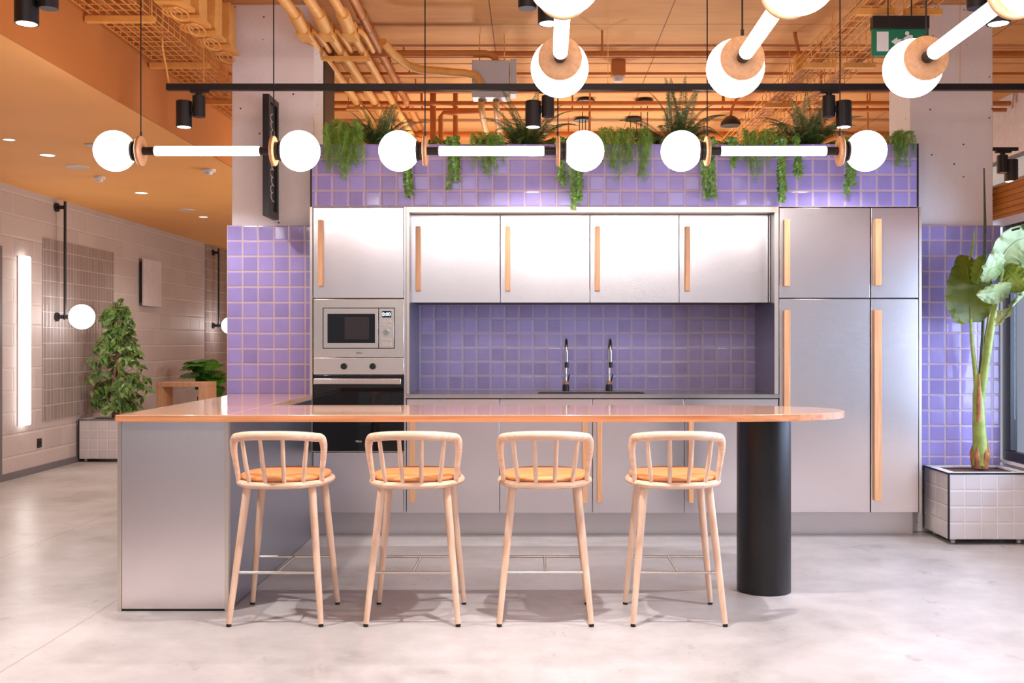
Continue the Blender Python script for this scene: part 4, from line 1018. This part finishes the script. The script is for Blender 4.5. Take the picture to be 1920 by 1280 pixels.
wall_lamp(10.55, 'black rod wall lamp with white globe in front of the grey tile panel', 1.53, 2.70)
wall_lamp(15.7, 'farther black rod wall lamp with globe at the lilac wall edge', 1.52, 2.68)
tl_ = thing('tube_light', 'vertical pair of glowing tube lights on the block wall', 'wall light', (XL+.04, 9.87, .485))
for yy in (9.815, 9.895): obj('tube', MB().box(XL+.012, XL+.06, yy-.033, yy+.033, .485, 2.09), M['walltube'], tl_, .015)
obj('backplate', MB().box(XL, XL+.011, 9.77, 9.94, .49, 2.085), M['white'], tl_)
bd = thing('square_board', 'pale square board mounted off the block wall above the fig', 'board', (XL+.03, 13.05, 1.72))
obj('panel', MB().box(XL+.05, XL+.075, 12.76, 13.36, 1.72, 2.30), M['board'], bd, .002)
obj('backing', MB().box(XL+.001, XL+.049, 12.80, 13.32, 1.76, 2.26), M['black'], bd)
so = thing('power_socket', 'black power socket low on the block wall below the tube lights', 'socket', (XL, 10.2, .285))
obj('plate', MB().box(XL+.0005, XL+.012, 10.16, 10.24, .24, .33), M['black'], so, .002)
obj('insert', MB().lathe([(.001,.0125),(.026,.0125),(.026,.014),(.001,.014)], (XL,10.2,.285), 'x', 18), M['rubber'], so)
def ceil_disc(px, py, hw, label, kind):
    Y = 1.45*F/(640-py); x = PX(px,Y); rad = hw/F*Y; zc = 2.729
    if kind == 'down':
        r = thing('downlight', label, 'downlight', (x,Y,zc), group='recessed downlights in the orange corridor ceiling')
        obj('rim', MB().lathe([(rad*.84,zc),(rad*.84,zc-.004),(rad,zc-.004),(rad,zc)], (x,Y,0), 'z', 28), M['white'], r)
        obj('lens', MB().lathe([(.001,zc-.003),(rad*.83,zc-.003),(rad*.83,zc-.0005),(.001,zc-.0005)], (x,Y,0), 'z', 28), M['downlens'], r)
        li = bpy.data.lights.new('down_beam', 'SPOT'); li.energy = 42; li.spot_size = math.radians(130); li.spot_blend = .6; li.shadow_soft_size = .06; li.color = (1,.95,.9)
        lo = bpy.data.objects.new('down_beam', li); COL.objects.link(lo); lo.location = (x, Y, zc-.02)
    elif kind == 'grille':
        r = thing('ceiling_speaker', label, 'speaker', (x,Y,zc))
        obj('rim', MB().lathe([(rad*.9,zc),(rad*.9,zc-.006),(rad,zc-.004),(rad,zc)], (x,Y,0), 'z', 28), M['white'], r)
        obj('grille', MB().lathe([(.001,zc-.005),(rad*.89,zc-.005),(rad*.89,zc-.001),(.001,zc-.001)], (x,Y,0), 'z', 28), M['greydisc'], r)
    else:
        r = thing('smoke_detector', label, 'smoke detector', (x,Y,zc))
        obj('base', MB().lathe([(rad,zc-.0005),(rad,zc-.02),(rad*.9,zc-.024),(.001,zc-.024)], (x,Y,0), 'z', 24), M['white'], r)
        obj('sensor', MB().lathe([(rad*.6,zc-.0245),(rad*.5,zc-.045),(.001,zc-.05)], (x,Y,0), 'z', 24), M['white'], r)
ceil_disc(17, 261, 11.5, 'recessed downlight at the left picture edge, nearest of the corridor row', 'down')
ceil_disc(89, 290, 15, 'recessed downlight second along the corridor ceiling', 'down')
ceil_disc(145, 312, 21, 'round grey ceiling speaker between the corridor downlights', 'grille')
ceil_disc(187, 331, 10, 'white smoke detector beside the round speaker in the corridor', 'smoke')
ceil_disc(265, 361, 13, 'recessed downlight right of the corridor smoke detector', 'down')
ceil_disc(350, 393, 15, 'farther round grey ceiling speaker in the corridor', 'grille')
ceil_disc(381, 406, 9, 'farthest recessed downlight, near the concrete column', 'down')
ceil_disc(391, 317, 13, 'white smoke detector beside the bulkhead edge', 'smoke')
Yv = 1.45*F/(640-270); vn = thing('air_vent', 'grey ceiling air vent partly behind the left lamp globe', 'vent', (PX(180,Yv), Yv, 2.729))
obj('grille', MB().box(PX(160,Yv), PX(200,Yv), Yv-.02, Yv+.22, 2.722, 2.7285), M['greydisc'], vn)

# ------------------------------------------------------------------ lights
def area(name, loc, rot, sx, sy, e, col):
    li = bpy.data.lights.new(name, 'AREA'); li.shape = 'RECTANGLE'; li.size = sx; li.size_y = sy; li.energy = e; li.color = col
    o = bpy.data.objects.new(name, li); COL.objects.link(o); o.location = loc; o.rotation_euler = rot; return o
def point(loc, e, col, r=.12):
    li = bpy.data.lights.new('lamp_bulb', 'POINT'); li.energy = e; li.color = col; li.shadow_soft_size = r
    o = bpy.data.objects.new('lamp_bulb', li); COL.objects.link(o); o.location = loc; return o
area('daylight_window', (4.2, 5.2, 1.3), (0, PI/2, 0), 1.4, 3.4, 200, (.70,.79,1))
area('added_front_fill', (-.2, -1.6, 3.25), (1.33, 0, 0), 6, .8, 45, (1,.97,.98))  # unseen fill light added behind the camera, brightens columns and cabinet fronts
area('added_ceiling_fill', (-.2, 1.2, 3.4), (0, 0, 0), 4.5, 2.0, 28, (1,.97,.96))  # unseen overhead fill added for general brightness, no fixture modelled
for (x, y, e) in ((-.6, 9.6, 100), (1.6, 9.8, 100), (3.2, 9.4, 60), (0.5, 12.5, 90)): point((x, y, 2.0), e, (1,.88,.74))
point((-3.6, 8.2, 1.5), 0.1, (1,.9,.8))
w = bpy.data.worlds.new('world'); sc.world = w; w.use_nodes = True
bg = w.node_tree.nodes['Background']; bg.inputs[0].default_value = (.83,.83,.92,1); bg.inputs[1].default_value = .48

# ------------------------------------------------------------------ camera and view
cam = bpy.data.cameras.new('camera'); cam.sensor_width = 36; cam.lens = F/1920*36; cam.shift_x = -40/1920; cam.clip_start = .05; cam.clip_end = 100
co = bpy.data.objects.new('camera', cam); COL.objects.link(co); co.location = (0,0,CZ); co.rotation_euler = (PI/2,0,0); sc.camera = co
sc.view_settings.view_transform = 'Standard'; sc.view_settings.look = 'None'; sc.view_settings.exposure = 0.0
sc.cycles.max_bounces = 8; sc.cycles.diffuse_bounces = 4; sc.cycles.glossy_bounces = 4; sc.cycles.caustics_reflective = False; sc.cycles.caustics_refractive = False
sc.cycles.sample_clamp_indirect = 4
